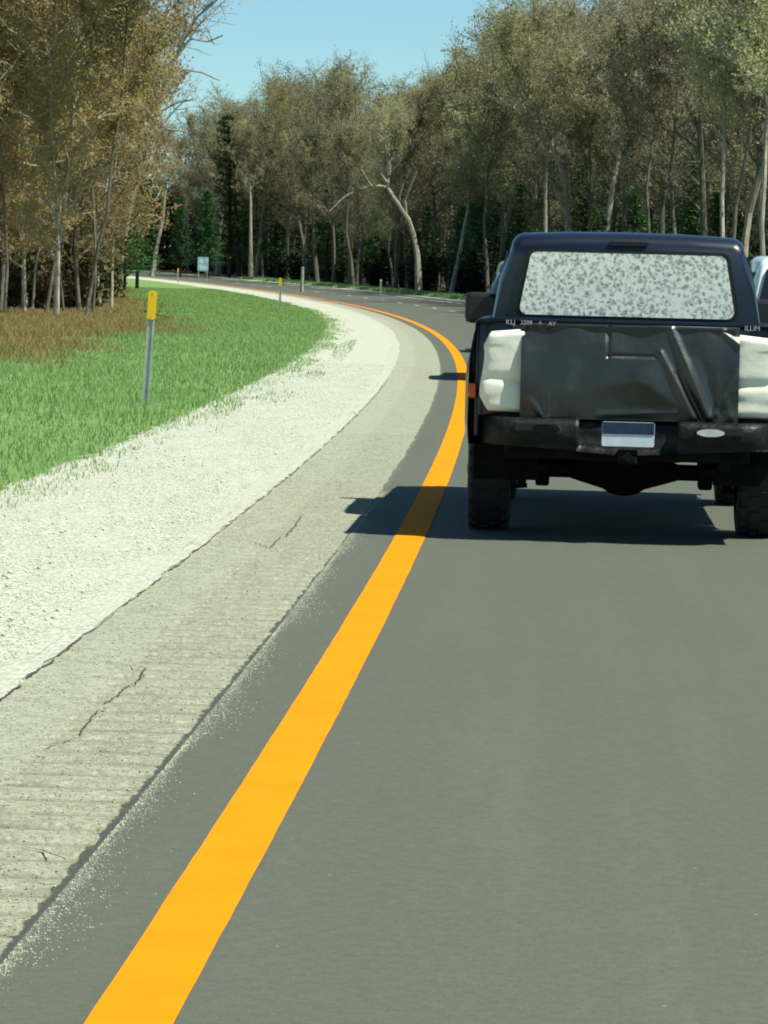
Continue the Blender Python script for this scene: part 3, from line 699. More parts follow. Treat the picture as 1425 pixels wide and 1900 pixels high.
# ------------------------------------------------------------------ small mesh tools
def box(bm, c, s, rot=None, bev=0, mi=0):
    r_ = bmesh.ops.create_cube(bm, size=1); vs = r_['verts']
    mt = Matrix.Translation(c)@(rot if rot else Matrix())@Matrix.Diagonal((*s, 1)); bmesh.ops.transform(bm, matrix=mt, verts=vs)
    fs = list({f for v in vs for f in v.link_faces})
    if bev:
        es = list({e for v in vs for e in v.link_edges})
        rr = bmesh.ops.bevel(bm, geom=es, offset=bev, segments=2, profile=.6, affect='EDGES'); fs = rr['faces']+[f for f in fs if f.is_valid]
    for f in fs:
        if f.is_valid: f.material_index = mi
def cyl(bm, a, b_, r1, r2=None, n=16, caps=True):
    a, b_ = Vector(a), Vector(b_); r2 = r1 if r2 is None else r2; d = b_-a
    q = d.to_track_quat('Z', 'Y').to_matrix().to_4x4()
    rr = bmesh.ops.create_cone(bm, cap_ends=caps, segments=n, radius1=r1, radius2=r2, depth=d.length)
    bmesh.ops.transform(bm, matrix=Matrix.Translation((a+b_)/2)@q, verts=rr['verts'])
def rrect(w, h, r, n=4, top=None):
    """rounded trapezoid outline, w bottom half width, top half width"""
    top = w if top is None else top; pts = []
    for (cx, cz, a0) in ((w-r, -h+r, -90), (top-r, h-r, 0), (-top+r, h-r, 90), (-w+r, -h+r, 180)):
        for k in range(n+1): a = R(a0+90*k/n); pts.append((cx+r*math.cos(a), cz+r*math.sin(a)))
    return pts
def plate(bm, outline, y0, y1, cz=0, tilt=0, cx=0):
    """outline in x,z extruded from y0 to y1 (tilt: dy per dz)"""
    n = len(outline); A = [bm.verts.new((cx+x, y0+tilt*z, cz+z)) for x, z in outline]; B = [bm.verts.new((cx+x, y1+tilt*z, cz+z)) for x, z in outline]
    bm.faces.new(A); bm.faces.new(B[::-1])
    for i in range(n): bm.faces.new((A[i], B[i], B[(i+1) % n], A[(i+1) % n]))
def grid_mesh(bm, fn, us, vs_):
    g = [[bm.verts.new(fn(u, v)) for u in us] for v in vs_]
    for j in range(len(vs_)-1):
        for i in range(len(us)-1): bm.faces.new((g[j][i], g[j][i+1], g[j+1][i+1], g[j+1][i]))
def lin(a, b_, n): return [a+(b_-a)*i/(n-1) for i in range(n)]

# ------------------------------------------------------------------ delineators, sign, posts
M['galv'] = simple('galvanised_steel', (.42, .46, .42), .5, .3, .2, 10)
M['reflector'] = simple('yellow_reflector', (.86, .50, .006), .45, 0, .06, 30)
M['reflector_white'] = simple('white_reflector', (.75, .75, .72), .4, 0, .1, 10)
def delineator(base, top_z, lean=0, white=False, s=1.0):
    root = empty('road_marker_post', base); root.rotation_euler = (0, lean, 0)
    bm = bmesh.new(); H_ = top_z
    # U channel post
    for (x, y_, sx, sy) in ((0, .0, .034, .006), (-.02, -.010, .006, .024), (.02, -.010, .006, .024), (-.032, -.021, .024, .005), (.032, -.021, .024, .005)):
        box(bm, (x*s, y_*s, H_/2-.1), (sx*s, sy*s, H_-.12))
    bm_obj('post', bm, M['galv'], root)
    bm = bmesh.new(); hh = .175 if not white else .06
    plate(bm, rrect(.052*s, hh, .035*s, 5), -.040, -.028, H_-hh); 
    po = bm_obj('reflector', bm, M['reflector_white'] if white else M['reflector'], root)
    bm = bmesh.new()
    for zz in (H_-.04, H_-2*hh+.04): cyl(bm, (0, -.046, zz), (0, -.040, zz), .008, n=8)
    bm_obj('bolt', bm, M['galv'], po)
    return root
g = ground(270, 748); tag(delineator(g, 1.36, R(2.6)), 'nearest yellow tipped steel marker post standing in the green grass', 'marker post', 'yellow roadside marker posts')
g = ground(519, 576); tag(delineator(g, 1.36, 0), 'small yellow marker post at the gravel edge halfway round the bend', 'marker post', 'yellow roadside marker posts')
g = ground(330, 524); tag(delineator(g, 1.2, 0), 'farthest tiny yellow marker post left of the road sign', 'marker post', 'yellow roadside marker posts')
g = ground(706, 553); tag(delineator(g, 1.15, 0, True, 1.3), 'thin post with small white reflector across the road before the wood', 'marker post')
bm = bmesh.new(); cyl(bm, (0, 0, -.1), (0.02, 0, 1.75), .13, .10, 9); o = bm_obj('wooden_post', bm, M['bark_pale'], None); o.location = ground(560, 542)
tag(o, 'short weathered pale post at the far roadside right of the middle marker', 'post')

g = ground(376, 523); root = empty('road_sign', g); k = g.y/F_PX
b = NB('sign_face'); co_ = b.co(); n_ = b.noise(co_, 3, 2); b.color(b.ramp(n_, [(.3, (.20, .42, .46)), (.6, (.32, .54, .58))])); b.set(Roughness=.5)
M['signw'] = simple('sign_white', (.55, .68, .70), .5, 0, .08, 4); 
bm = bmesh.new(); W_, H_ = 20*k/2, 26*k/2; zc = (523-490)*k; plate(bm, rrect(W_, H_, .07), -.012, .0, zc); bm_obj('panel', bm, b.m, root)
bm = bmesh.new(); plate(bm, [(-.34, -.5), (.34, -.5), (.36, -.22), (-.3, -.1)], -.018, -.0125, zc+.02); plate(bm, [(-.34, .1), (-.05, .02), (.1, .25), (-.15, .46), (-.36, .4)], -.018, -.0125, zc); plate(bm, [(.12, .3), (.36, .12), (.4, .44)], -.018, -.0125, zc)
bm_obj('symbol', bm, M['signw'], root)
for sx in (-.38, .38):
    bm = bmesh.new(); box(bm, (sx, .035, zc/2+.1), (.07, .06, zc+.7)); bm_obj('post', bm, M['galv'], root)
tag(root, 'pale blue and white road sign on posts against the dark wood', 'road sign')

# ------------------------------------------------------------------ vehicles
def car_paint(name, c, rough=.25, coat=.8):
    b = NB(name); n = b.noise(b.co(), 2, 3); b.color(b.mix(n, tuple(x*.9 for x in c), tuple(min(1, x*1.1) for x in c))); b.set(Roughness=rough, Metallic=.0); b.b.inputs['Coat Weight'].default_value = coat; b.b.inputs['Coat Roughness'].default_value = .08
    b.bump(b.noise(b.co(), 3, 2), .02, .02); return b.m
M['navy'] = car_paint('navy_paint', (.004, .009, .022), .36, .35); M['white_car'] = car_paint('white_paint', (.70, .73, .72)); M['dark_car'] = car_paint('dark_grey_paint', (.04, .042, .045))
M['silver_car'] = car_paint('silver_paint', (.3, .31, .32))
M['trim'] = simple('black_trim', (.007, .008, .008), .55, 0, .3, 8); M['glass'] = simple('dark_glass', (.010, .016, .017), .06, 0, .1, 2)
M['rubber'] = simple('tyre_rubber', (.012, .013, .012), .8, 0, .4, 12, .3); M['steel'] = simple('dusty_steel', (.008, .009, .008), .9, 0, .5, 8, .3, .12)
M['rim'] = simple('alloy_rim', (.25, .26, .26), .35, .7, .1, 6); M['chrome'] = simple('chrome', (.5, .52, .53), .2, 1, .1, 4)
M['red'] = simple('red_lens', (.75, .12, .03), .3, 0, .15, 20); M['lamp'] = simple('lamp_lens', (.6, .62, .62), .2, 0, .2, 20)

def wheel(parent, x, y, rad, wdt, side):
    wh = empty('wheel', (x, y, rad)); wh.parent = parent; KIDS.setdefault(parent.name, []).append(wh)
    bm = bmesh.new(); prof = [(-.5, .62), (-.5, .78), (-.47, .93), (-.40, .985), (-.2, 1), (.2, 1), (.40, .985), (.47, .93), (.5, .78), (.5, .62)]; n = 48
    rings = [[bm.verts.new((p*wdt, math.cos(2*math.pi*k/n)*rad*q, math.sin(2*math.pi*k/n)*rad*q)) for k in range(n)] for p, q in prof]
    for i in range(len(prof)-1):
        for k in range(n): bm.faces.new((rings[i][k], rings[i][(k+1) % n], rings[i+1][(k+1) % n], rings[i+1][k]))
    for k in range(0, n, 2):      # tread lugs
        for sx in (-.36, -.12, .12, .36):
            a = 2*math.pi*(k+(.7 if sx in (-.12, .36) else 0))/n; c = Vector((sx*wdt, math.cos(a)*(rad+.002), math.sin(a)*(rad+.002)))
            box(bm, c, (wdt*.19, .014, rad*.085), Matrix.Rotation(a, 4, 'X'))
    bm_obj('tyre', bm, M['rubber'], wh)
    bm = bmesh.new(); s = side
    cyl(bm, (-.3*wdt*s, 0, 0), (.38*wdt*s, 0, 0), rad*.64, n=32)
    cyl(bm, (.38*wdt*s, 0, 0), (.5*wdt*s, 0, 0), rad*.18, n=16)
    for k in range(6):
        a = k*math.pi/3; box(bm, (.43*wdt*s, math.cos(a)*rad*.38, math.sin(a)*rad*.38), (.05, rad*.14, rad*.5), Matrix.Rotation(a-math.pi/2, 4, 'X'))
    bm_obj('rim', bm, M['rim'], wh); return wh

def side_shell(bm, side, y0, y1, top, wfun, bottom, arches, rad, ny=None, nz=9, inner=.06):
    ys = list(np.arange(y0, y1, .06))+[y1]
    def bot(y):
        b_ = bottom(y)
        for ay in arches:
            d = abs(y-ay); ra = rad+.075
            if d < ra: b_ = max(b_, rad+math.sqrt(ra*ra-d*d))
        return min(b_, top(y)-.04)
    G = [[bm.verts.new((side*wfun(y, (bot(y)+(top(y)-bot(y))*j/(nz-1))), y, bot(y)+(top(y)-bot(y))*j/(nz-1))) for j in range(nz)] for y in ys]
    for i in range(len(ys)-1):
        for j in range(nz-1): bm.faces.new((G[i][j], G[i+1][j], G[i+1][j+1], G[i][j+1]))
    # inner return so the panel has depth
    I = [bm.verts.new((v[0].co.x-side*inner, v[0].co.y, v[0].co.z)) for v in G]
    J = [bm.verts.new((v[-1].co.x-side*inner, v[-1].co.y, v[-1].co.z-.004)) for v in G]
    for i in range(len(ys)-1): bm.faces.new((G[i][0], I[i], I[i+1], G[i+1][0])); bm.faces.new((G[i][-1], G[i+1][-1], J[i+1], J[i])); bm.faces.new((I[i], J[i], J[i+1], I[i+1]))

def cabin(bm, stations, nsec=14, base_lip=.0):
    """stations: (y, zbase, ztop, wbase, wtop, corner). Closed ends."""
    rings = []
    for (y, zb, zt, wb, wt, rc) in stations:
        pts = [(-wb, zb), (-(wb*.55+wt*.45)-.01, zb+(zt-zb)*.5)]
        for k in range(5):
            a = math.pi-(math.pi/2)*k/4*.88-.06; pts.append((-wt+rc+rc*math.cos(a), zt-rc-.0+rc*math.sin(a)))
        for u in (-.5, 0): pts.append((wt*u, zt+.018*(1-u*u)))
        pts = pts+[(-x, z) for x, z in pts[:-1]][::-1]
        rings.append([bm.verts.new((x, y, z)) for x, z in pts])
    for a, b_ in zip(rings, rings[1:]):
        for i in range(len(a)-1): bm.faces.new((a[i], a[i+1], b_[i+1], b_[i]))
    bm.faces.new(rings[0]); bm.faces.new(rings[-1][::-1])

def build_pickup():
    t = empty('pickup_truck', (1.53, 25.02, 0), -R(2.6))
    nv = M['navy']; rad = .405
    wf = lambda y, z: .985-.30*max(0, .72-z)**2*2-.5*max(0, z-1.05)**2 if True else 0
    arches = (0, 3.6); bottom = lambda y: .60
    flare = lambda y, z: wf(y, z)+.035*max(0, 1-abs(min(abs(y), abs(y-3.6))-.42)/.2)*(1 if z < 1.05 else max(0, 1-(z-1.05)*6))
    # box sides
    bm = bmesh.new()
    for s in (-1, 1): side_shell(bm, s, -1.08, .80, lambda y: 1.365, flare, bottom, arches, rad)
    # bed floor, front wall, rail caps
    box(bm, (0, -.12, .84), (1.84, 1.84, .05)); box(bm, (0, .76, 1.1), (1.80, .04, .5))
    bm_obj('cargo_bed', bm, nv, t, True)
    bm = bmesh.new()
    for s in (-1, 1): side_shell(bm, s, 2.9, 4.5, lambda y: 1.20-.03*(y-2.9)**1.5, flare, bottom, arches, rad)
    bm_obj('front_fender', bm, nv, t, True)
    for s in (-1, 1):
        for (a, b_) in ((.83, 1.83), (1.85, 2.88)):
            bm = bmesh.new(); side_shell(bm, s, a, b_, lambda y: 1.36, wf, lambda y: .60, arches, rad); d = bm_obj('door', bm, nv, t, True)
            bm = bmesh.new(); box(bm, (s*1.0, a+.17, 1.17), (.035, .2, .035), bev=.01); box(bm, (s*.99, a+.17, 1.17), (.02, .24, .06), bev=.008); bm_obj('handle', bm, M['chrome'], d)
    # floor pan / chassis
    bm = bmesh.new(); box(bm, (0, 2.2, .68), (1.7, 3.0, .16)); box(bm, (0, 4.0, .75), (1.3, .9, .3))
    for s in (-1, 1): box(bm, (s*.48, 1.6, .60), (.09, 5.4, .15))
    box(bm, (0, -.75, .60), (.9, .08, .12)); box(bm, (0, 3.6, .46), (1.3, .12, .12)); bm_obj('chassis', bm, M['steel'], t)
    # cab
    bm = bmesh.new(); cabin(bm, [(.80, 1.30, 1.845, .885, .745, .07), (.84, 1.30, 1.895, .89, .765, .085), (1.1, 1.30, 1.925, .90, .775, .09), (1.8, 1.30, 1.935, .905, .775, .09), (2.35, 1.30, 1.90, .905, .755, .09), (2.75, 1.30, 1.62, .90, .80, .08), (3.25, 1.20, 1.26, .88, .83, .03)])
    cab = bm_obj('cab', bm, nv, t, True)
    try:
        me = cab.data; me.set_sharp_from_angle(angle=R(50))
    except Exception as e_: print(e_)
    bm = bmesh.new(); plate(bm, rrect(.735, .225, .06, 5, .675), .775, .795, 1.595, -.0); fr = bm_obj('window_frame', bm, M['trim'], t)
    bm = bmesh.new(); plate(bm, rrect(.705, .207, .05, 5, .648), .768, .773, 1.592); rw = bm_obj('rear_window', bm, M['film'], t)
    bm = bmesh.new(); plate(bm, rrect(.13, .014, .01), .79, .80, 1.865); bm_obj('brake_light', bm, M['trim'], t)
    for s in (-1, 1):       # side glass
        for (a, b_) in ((1.0, 1.76), (1.88, 2.62)):
            bm = bmesh.new(); z0, z1 = 1.40, 1.80
            q = [(a+.03, z0), (b_+(.18 if b_ > 2 else 0), z0), (b_-(.05 if b_ > 2 else 0), z1), (a+.03, z1)]
            fx = lambda z: s*(.905-.13*(z-1.3)/.62+.006)
            A = [bm.verts.new((fx(z), y_, z)) for y_, z in q]; B = [bm.verts.new((fx(z)-s*.012, y_, z)) for y_, z in q]
            bm.faces.new(A); bm.faces.new(B[::-1]); [bm.faces.new((A[i], B[i], B[(i+1) % 4], A[(i+1) % 4])) for i in range(4)]
            bm_obj('side_window', bm, M['glass'], t)
    bm = bmesh.new(); A = [bm.verts.new(v) for v in ((-.68, 2.46, 1.86), (.68, 2.46, 1.86), (.78, 3.22, 1.29), (-.78, 3.22, 1.29))]; B = [bm.verts.new((v.co.x, v.co.y-.02, v.co.z+.03)) for v in A]
    bm.faces.new(A); bm.faces.new(B[::-1]); [bm.faces.new((A[i], B[i], B[(i+1) % 4], A[(i+1) % 4])) for i in range(4)]; bm_obj('windscreen', bm, M['glass'], t)
    bm = bmesh.new(); grid_mesh(bm, lambda u, v: (u, v, 1.20-.03*max(0, v-2.9)**1.5+.06*(1-(u/.95)**2)), lin(-.94, .94, 11), lin(3.05, 4.5, 9)); 
    bmesh.ops.solidify(bm, geom=bm.faces[:], thickness=.03); bm_obj('bonnet', bm, nv, t, True)
    bm = bmesh.new(); box(bm, (0, 4.52, .88), (1.84, .1, .45), bev=.03); bm_obj('grille', bm, M['trim'], t)
    bm = bmesh.new(); box(bm, (0, 4.62, .6), (1.92, .2, .26), bev=.05); bm_obj('front_bumper', bm, M['trim'], t)
    # tailgate behind the tarp
    bm = bmesh.new(); box(bm, (0, -1.07, 1.07), (1.46, .07, .56), bev=.012); tg = bm_obj('tailgate', bm, nv, t)
    bm = bmesh.new(); grid_mesh(bm, lambda u, v: (u, -1.125+v*.10, 1.352+.030*math.sin(math.pi*min(1, v*1.2+.05))-(.02 if abs(u) > .9 else 0)), lin(-.935, .935, 15), lin(0, 1, 6))
    bmesh.ops.solidify(bm, geom=bm.faces[:], thickness=.02); bm_obj('spoiler', bm, nv, tg, True)
    # black tarpaulin over the tailgate, with real folds
    segs = [((1240, 612), (1312, 772), .030, 7), ((1222, 655), (1285, 772), .020, 6), ((1180, 700), (1290, 775), .012, 14), ((1335, 618), (1372, 645), .022, 6), ((1320, 700), (1350, 770), .016, 9),
            ((1060, 680), (1035, 772), .014, 14), ((985, 742), (1012, 775), .016, 6), ((1016, 735), (1018, 772), .012, 5), ((1110, 768), (1250, 764), .014, 5), ((980, 655), (1120, 640), .006, 12), ((1360, 690), (1325, 765), .014, 7),
            ((1290, 660), (1340, 760), -.016, 12), ((1255, 690), (1300, 775), -.022, 5), ((1090, 720), (1200, 700), .008, 20)]
    def px2l(x, y): return (x-1166)/301., 1.355-(y-603-(x-1166)*.026)/301.
    sg = [(Vector(px2l(*a)), Vector(px2l(*b_)), d, w_/301.) for a, b_, d, w_ in segs]
    def tarp(u, v):
        d = 0; p = Vector((u, v))
        for a, b_, h, w_ in sg:
            ab = b_-a; tt = max(0, min(1, (p-a).dot(ab)/ab.length_squared)); dist = (p-(a+ab*tt)).length; d += h*math.exp(-(dist/w_)**2)*(.55+.45*tt)
        d += .004*math.sin(u*9+v*13)+.003*math.sin(u*23-v*7)
        zz = (v-.775)/.58; bulge = .035*math.sin(math.pi*max(0, min(1, zz)))+.0
        # pocket outline where the handle recess lies
        for (ax, az, bx, bz) in ((-.135, 1.345, -.135, 1.155), (-.135, 1.165, .15, 1.165)):
            A, B = Vector((ax, az)), Vector((bx, bz)); ab = B-A; tt = max(0, min(1, (p-A).dot(ab)/ab.length_squared)); d -= .010*math.exp(-((p-(A+ab*tt)).length/.010)**2)
        return (u, -1.13-bulge-d-.05*(1-zz), v)
    bm = bmesh.new(); grid_mesh(bm, tarp, lin(-.665, .665, 200), lin(.772, 1.352, 90)); bm_obj('tarpaulin', bm, M['vinyl'], t, True)
    bm = bmesh.new(); box(bm, (0, -1.135, 1.06), (1.28, .02, .56)); bm_obj('tarpaulin_backing', bm, M['trim'], t)
    # writing on the tape along the tailgate top
    def text(s, x, z, h, parent):
        cu = bpy.data.curves.new('lettering', 'FONT'); cu.body = s; cu.size = h; cu.extrude = .001; cu.align_x = 'LEFT'
        tmp = bpy.data.objects.new('tmp', cu); col.objects.link(tmp); dg = bpy.context.evaluated_depsgraph_get(); me = bpy.data.meshes.new_from_object(tmp.evaluated_get(dg)); bpy.data.objects.remove(tmp)
        me.transform(Matrix.Translation((x, -1.152, z))@Matrix.Rotation(R(90), 4, 'X')); me.materials.clear(); me.materials.append(M['letter'])
        o = bpy.data.objects.new('lettering', me); col.objects.link(o); o.parent = parent; KIDS.setdefault(parent.name, []).append(o)
    text('KLJ', -.765, 1.338, .042, t); text('2208', -.675, 1.340, .036, t); text('A', -.565, 1.342, .032, t); text('AV', -.505, 1.338, .036, t)
    text('ILLIM', .69, 1.338, .042, t); text('PL', .86, 1.336, .042, t)
    # white cloth covers on the tail lights
    for s in (-1, 1):
        bm = bmesh.new(); zs = lin(.80, 1.315, 34); n = 28
        rings = []
        for z in zs:
            tt = (z-.80)/.515; inner = .62; outer = .905+.012*math.sin(tt*7)-.10*max(0, tt-.82)*3+.0-.055*max(0, .18-tt)*4
            endr = min(1, math.sin(min(tt, 1-tt)*math.pi+.12)*4.0); dep = .085*endr**.6+.02
            if tt < .12 or tt > .9: pass
            ring = []
            for k in range(n):
                a = 2*math.pi*k/n; ca, sa = math.cos(a), math.sin(a); e_ = .35
                x = math.copysign(abs(ca)**e_, ca); y_ = math.copysign(abs(sa)**e_, sa)
                X = (inner+outer)/2+x*(outer-inner)/2*(.94+.06*endr); Yv = -1.06+(-.02 if y_ < 0 else .11*0+.10)*1 if False else -1.05+y_*dep+(.07 if y_ > 0 and x > 0 else 0)
                crease = .016*math.exp(-((tt-.40-.18*(X-.78))/.05)**2) if y_ < 0 else 0
                crease += .004*math.exp(-((tt-.16+.3*(X-.80))/.05)**2) if y_ < 0 else 0
                crease += .002*math.sin(X*40+z*21)+.0015*math.sin(z*50-X*25)
                ring.append(bm.verts.new((s*X, Yv+crease, z+(-.10*(X-inner) if tt > .8 else (.03*(X-inner) if tt < .2 else 0))*abs(tt-.5)*2)))
            rings.append(ring)
        for a, b_ in zip(rings, rings[1:]):
            for k in range(n): bm.faces.new((a[k], a[(k+1) % n], b_[(k+1) % n], b_[k]))
        bm.faces.new(rings[0]); bm.faces.new(rings[-1][::-1])
        bm_obj('light_cover', bm, M['cloth'], t, True)
        bm = bmesh.new(); box(bm, (s*.80, -1.03, 1.07), (.27, .06, .6), bev=.02); box(bm, (s*.93, -.98, 1.0), (.05, .14, .72), bev=.02); bm_obj('tail_panel', bm, nv, t, True)
        bm = bmesh.new(); box(bm, (s*.965, -1.075, .925), (.05, .05, .085), Matrix.Rotation(R(-20), 4, 'X'), bev=.01); bm_obj('side_reflector', bm, M['red'], t)
    # rear bumper
    bm = bmesh.new()
    def bumper(u, v):
        x = u; edge = max(0, abs(u)-.72)/.2; y_ = -1.24+.24*edge**2; prof = [(.035, .60), (.0, .62), (-.015, .68), (-.005, .745), (.03, .775), (.15, .775)][v]
        z = prof[1]; rec = abs(u) < .30
        if rec and 1 <= v <= 4: return (x, y_+.075+prof[0], z)
        if v == 0: z = .555+.045*min(1, (abs(u)/.7))+.0*edge
        return (x, y_+prof[0], z)
    us = sorted(lin(-.925, .925, 41)+[-.301, -.299, .299, .301]); grid_mesh(bm, bumper, us, range(6)); bmesh.ops.solidify(bm, geom=bm.faces[:], thickness=.02); bp = bm_obj('rear_bumper', bm, M['wrap'], t, True)
    for s in (-1, 1):
        bm = bmesh.new(); box(bm, (s*.56, -1.262, .72), (.27, .02, .055), bev=.008); bm_obj('step_pad', bm, M['trim'] if s < 0 else M['trim'], bp)
        bm = bmesh.new(); pts = [(s*.50+math.cos(a)*.085, .712+math.sin(a)*.024) for a in lin(0, 2*math.pi*15/16, 16)]; plate(bm, [(x, z) for x, z in pts], -1.275, -1.272) ; bm_obj('reflector', bm, M['lamp'] if s > 0 else M['steel'], bp)
    bm = bmesh.new(); plate(bm, rrect(.16, .075, .012), -1.262, -1.258, .690); pl = bm_obj('licence_plate', bm, M['plate_white'], t)
    bm = bmesh.new(); plate(bm, [(-.157, .0), (.157, .0), (.157, .072), (-.157, .072)], -1.2655, -1.2625, .690); bm_obj('plate_band', bm, M['plate_blue'], pl)
    bm = bmesh.new(); cyl(bm, (0, -1.28, .55), (0, -1.05, .55), .035, n=4); box(bm, (0, -1.18, .55), (.12, .14, .09), bev=.01); bm_obj('tow_hitch', bm, M['steel'], t)
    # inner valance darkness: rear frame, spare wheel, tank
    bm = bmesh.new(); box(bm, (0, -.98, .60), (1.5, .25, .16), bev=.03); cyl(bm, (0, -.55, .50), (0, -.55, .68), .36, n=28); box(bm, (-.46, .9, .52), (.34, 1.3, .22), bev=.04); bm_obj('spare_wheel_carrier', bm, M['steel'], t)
    # rear axle with differential
    bm = bmesh.new(); cyl(bm, (-.85, 0, .405), (.85, 0, .405), .052, n=12)
    rr = bmesh.ops.create_uvsphere(bm, u_segments=20, v_segments=12, radius=1); bmesh.ops.transform(bm, matrix=Matrix.Translation((0, -.02, .400))@Matrix.Diagonal((.19, .16, .155, 1)), verts=rr['verts'])
    cyl(bm, (-.34, 0, .405), (-.12, 0, .405), .055, .12, 14); cyl(bm, (.34, 0, .405), (.12, 0, .405), .055, .12, 14)
    for s in (-1, 1):
        box(bm, (s*.52, 0, .36), (.09, .2, .12), bev=.02); box(bm, (s*.52, -.1, .45), (.07, 1.3, .035)); box(bm, (s*.52, 0, .50), (.07, .8, .05))
    bm_obj('rear_axle', bm, M['steel'], t)
    for s in (-1, 1):
        bm = bmesh.new(); cyl(bm, (s*.655, -.22, .30), (s*.60, -.22, .62), .028, n=10); cyl(bm, (s*.655, -.22, .29), (s*.657, -.22, .32), .042, n=10); bm_obj('shock_absorber', bm, M['steel'], t)
    bm = bmesh.new(); cyl(bm, (.60, -1.1, .50), (.60, 1.6, .50), .035, n=12); bm_obj('exhaust_pipe', bm, M['steel'], t)
    for s in (-1, 1):
        wheel(t, s*.855, 0, rad, .275, s); wheel(t, s*.86, 3.6, rad, .275, s)
        for ay in (0, 3.6):
            bm = bmesh.new()
            grid_mesh(bm, lambda u, v, ay=ay: (s*u, ay+math.cos(v)*.50, .405+math.sin(v)*.50), [.55, .95], lin(-.1, math.pi+.1, 16))
            bmesh.ops.remove_doubles(bm, verts=bm.verts, dist=.02); bm_obj('wheel_housing', bm, M['steel'], t)
    # side mirrors
    for s in (-1, 1):
        bm = bmesh.new(); box(bm, (s*1.00, 2.72, 1.405), (.235, .12, .22), bev=.045); mo = bm_obj('side_mirror', bm, M['trim'], t)
        bm = bmesh.new(); box(bm, (s*.93, 2.76, 1.35), (.12, .06, .06), bev=.01); bm_obj('mirror_arm', bm, M['trim'], mo)
        bm = bmesh.new(); plate(bm, rrect(.09, .08, .03), 2.652, 2.657, 1.405, cx=s*1.00); bm_obj('mirror_glass', bm, M['mirror'], mo)
    tag(t, 'dark navy pickup with black tarpaulin over the tailgate and white patterned rear window', 'pickup truck')
    return t
def m_film():
    b = NB('camouflage_film'); co_ = b.co()
    mp = b.new('ShaderNodeMapping'); mp.inputs['Scale'].default_value = (1, 1, 1); b.link(co_, mp.inputs[0])
    wv = b.noise(mp.outputs[0], 22, 2, .5, 'Color'); mx = b.new('ShaderNodeVectorMath', operation='MULTIPLY_ADD'); b.link(wv, mx.inputs[0]); mx.inputs[1].default_value = (.05, .05, .05); b.link(mp.outputs[0], mx.inputs[2])
    vo = b.new('ShaderNodeTexVoronoi'); vo.feature = 'SMOOTH_F1'; vo.inputs['Scale'].default_value = 36; b.link(mx.outputs[0], vo.inputs['Vector']); vo.inputs['Smoothness'].default_value = .4
    n = b.noise(mx.outputs[0], 42, 3, .6)
    f = b.math('ADD', b.math('MULTIPLY', vo.outputs[0], .55), b.math('MULTIPLY', n, .6))
    c = b.ramp(f, [(.36, (.27, .31, .27)), (.47, (.50, .55, .48)), (.55, (.70, .75, .66)), (.64, (.97, .98, .86))])
    b.color(c); b.set(Roughness=.55); return b.m
M['film'] = m_film()
b = NB('black_vinyl'); n_ = b.noise(b.co(), 5, 4); b.color(b.mix(n_, (.010, .013, .012), (.022, .027, .024))); b.set(Roughness=.36); b.b.inputs['Specular IOR Level'].default_value = .8
b.bump(b.noise(b.co(), 5, 3, .5), .35, .03); M['vinyl'] = b.m
b = NB('white_cloth'); n_ = b.noise(b.co(), 7, 4); b.color(b.mix(n_, (.76, .77, .62), (.90, .90, .76))); b.set(Roughness=.8); b.bump(b.noise(b.co(), 8, 3, .5), .25, .02); M['cloth'] = b.m
b = NB('bumper_wrap'); n_ = b.noise(b.co(), 9, 4, .7); b.color(b.ramp(n_, [(.4, (.008, .010, .009)), (.60, (.022, .026, .024)), (.78, (.07, .08, .075))])); b.set(Roughness=.45); b.bump(b.noise(b.co(), 12, 4), .5, .02); M['wrap'] = b.m
M['letter'] = simple('white_lettering', (.42, .43, .50), .6, 0, .3, 60); M['plate_white'] = simple('plate_white', (.62, .72, .76), .4, 0, .08, 20); M['plate_blue'] = simple('plate_blue', (.01, .028, .07), .5, 0, .5, 30)
M['mirror'] = simple('mirror_glass_surface', (.015, .017, .016), .4, 0, .1, 10); M['visor'] = simple('pale_visor', (.30, .33, .48), .3, 0, .1, 10)
truck = build_pickup()

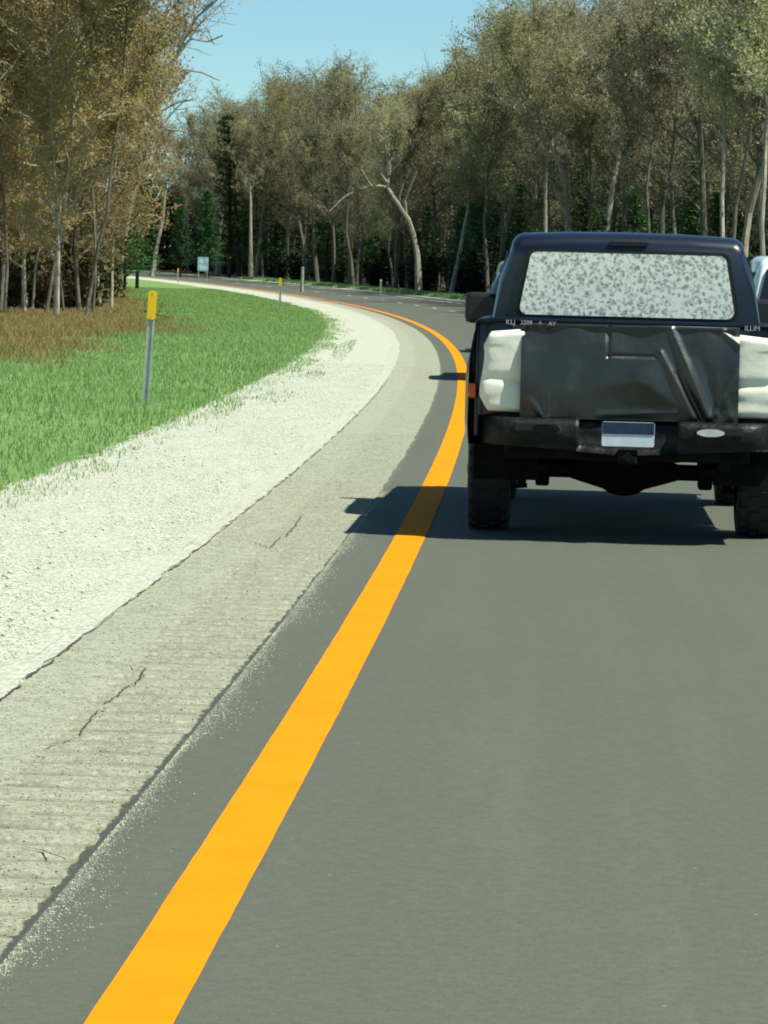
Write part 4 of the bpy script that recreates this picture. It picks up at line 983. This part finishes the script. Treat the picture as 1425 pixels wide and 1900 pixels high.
def build_suv(paint, loc, rz, label, H=1.95, W=.96, Lr=-1.0, Lf=3.9, wb=2.9):
    t = empty('suv', loc, rz); rad = .38
    wf = lambda y, z: W-.28*max(0, .7-z)**2*2-.35*max(0, z-.95)**2
    bm = bmesh.new()
    for s in (-1, 1): side_shell(bm, s, Lr, Lf, lambda y: 1.16 if y < 2.1 else 1.16-.05*(y-2.1), wf, lambda y: .38, (0, wb), rad)
    box(bm, (0, 1.4, .55), (1.5, 4.2, .3)); box(bm, (0, Lr+.02, .80), (2*W-.06, .10, .74), bev=.05); bm_obj('body', bm, paint, t, True)
    z1 = H
    bm = bmesh.new(); cabin(bm, [(Lr-.02, 1.10, 1.18, W-.05, W-.10, .03), (Lr+.06, 1.12, z1-.12, W-.04, W-.20, .10), (Lr+.30, 1.12, z1-.03, W-.04, W-.19, .12), (.6, 1.12, z1, W-.04, W-.18, .12), (1.5, 1.12, z1-.04, W-.04, W-.19, .12), (1.9, 1.12, z1-.28, W-.05, W-.17, .10), (2.4, 1.08, 1.16, W-.06, W-.12, .03)])
    bm_obj('cabin', bm, paint, t, True)
    bm = bmesh.new(); A = [(-W+.16, 1.26), (W-.16, 1.26), (W-.29, z1-.18), (-W+.29, z1-.18)]
    fy = lambda z: Lr-.035+.075*(z-1.2)/(z1-1.3)
    a_ = [bm.verts.new((x, fy(z)-.012, z)) for x, z in A]; b2 = [bm.verts.new((x, fy(z)+.03, z)) for x, z in A]; bm.faces.new(a_); bm.faces.new(b2[::-1]); [bm.faces.new((a_[i], b2[i], b2[(i+1) % 4], a_[(i+1) % 4])) for i in range(4)]; bm_obj('rear_window', bm, M['glass'], t)
    for s in (-1, 1):
        for (a, b_, sl_) in ((Lr+.32, -.05, 0), (.02, .85, 0), (.92, 1.55, .35)):
            bm = bmesh.new(); q = [(a, 1.24), (b_+sl_, 1.24), (b_, z1-.22), (a+.03, z1-.22)]
            def fx(z): return s*(W-.04-(z-1.12)/(z1-1.12)*.15+.012)
            a_ = [bm.verts.new((fx(z), y_, z)) for y_, z in q]; b2 = [bm.verts.new((fx(z)-s*.02, y_, z)) for y_, z in q]; bm.faces.new(a_); bm.faces.new(b2[::-1]); [bm.faces.new((a_[i], b2[i], b2[(i+1) % 4], a_[(i+1) % 4])) for i in range(4)]; bm_obj('side_window', bm, M['glass'], t)
        bm = bmesh.new(); box(bm, (s*(W-.09), Lr-.02, 1.0), (.14, .10, .34), bev=.02); bm_obj('tail_light', bm, M['red'], t)
        bm = bmesh.new(); box(bm, (s*(W+.10), 1.75, 1.18), (.2, .1, .15), bev=.03); bm_obj('side_mirror', bm, paint, t)
        wheel(t, s*(W-.13), 0, rad, .24, s); wheel(t, s*(W-.13), wb, rad, .24, s)
    bm = bmesh.new(); grid_mesh(bm, lambda u, v: (u, v, 1.16-.05*(v-2.1)+.04*(1-(u/W)**2)), lin(-W+.05, W-.05, 7), lin(2.2, Lf, 6)); bmesh.ops.solidify(bm, geom=bm.faces[:], thickness=.03); bm_obj('bonnet', bm, paint, t, True)
    bm = bmesh.new(); box(bm, (0, Lr-.06, .50), (2*W-.04, .16, .22), bev=.04); bm_obj('rear_bumper', bm, M['trim'], t)
    bm = bmesh.new(); box(bm, (0, Lf, .7), (2*W-.06, .14, .55), bev=.05); bm_obj('front_bumper', bm, M['trim'], t)
    bm = bmesh.new(); plate(bm, rrect(.16, .075, .01), Lr-.045, Lr-.04, .82); bm_obj('licence_plate', bm, M['plate_white'], t)
    tag(t, label, 'car'); return t
def on_road(off, y): tx, ty = lt(y); p = P(off, y, .014); return p, -math.atan2(tx, ty)
p, a = on_road(4.58, 52); build_suv(M['white_car'], p, a, 'white car just right of the pickup cut off by the picture edge', H=1.99)
p, a = on_road(1.27, 61.5); build_suv(M['dark_car'], p, a, 'dark car directly ahead of the covered pickup, its roof corner showing above the left mirror', H=1.88)
p, a = on_road(1.9, 84); build_suv(M['silver_car'], p, a, 'silver car farthest ahead in the lane, only its shadow showing past the pickup', H=1.8)
print('DONE', len(bpy.data.objects))
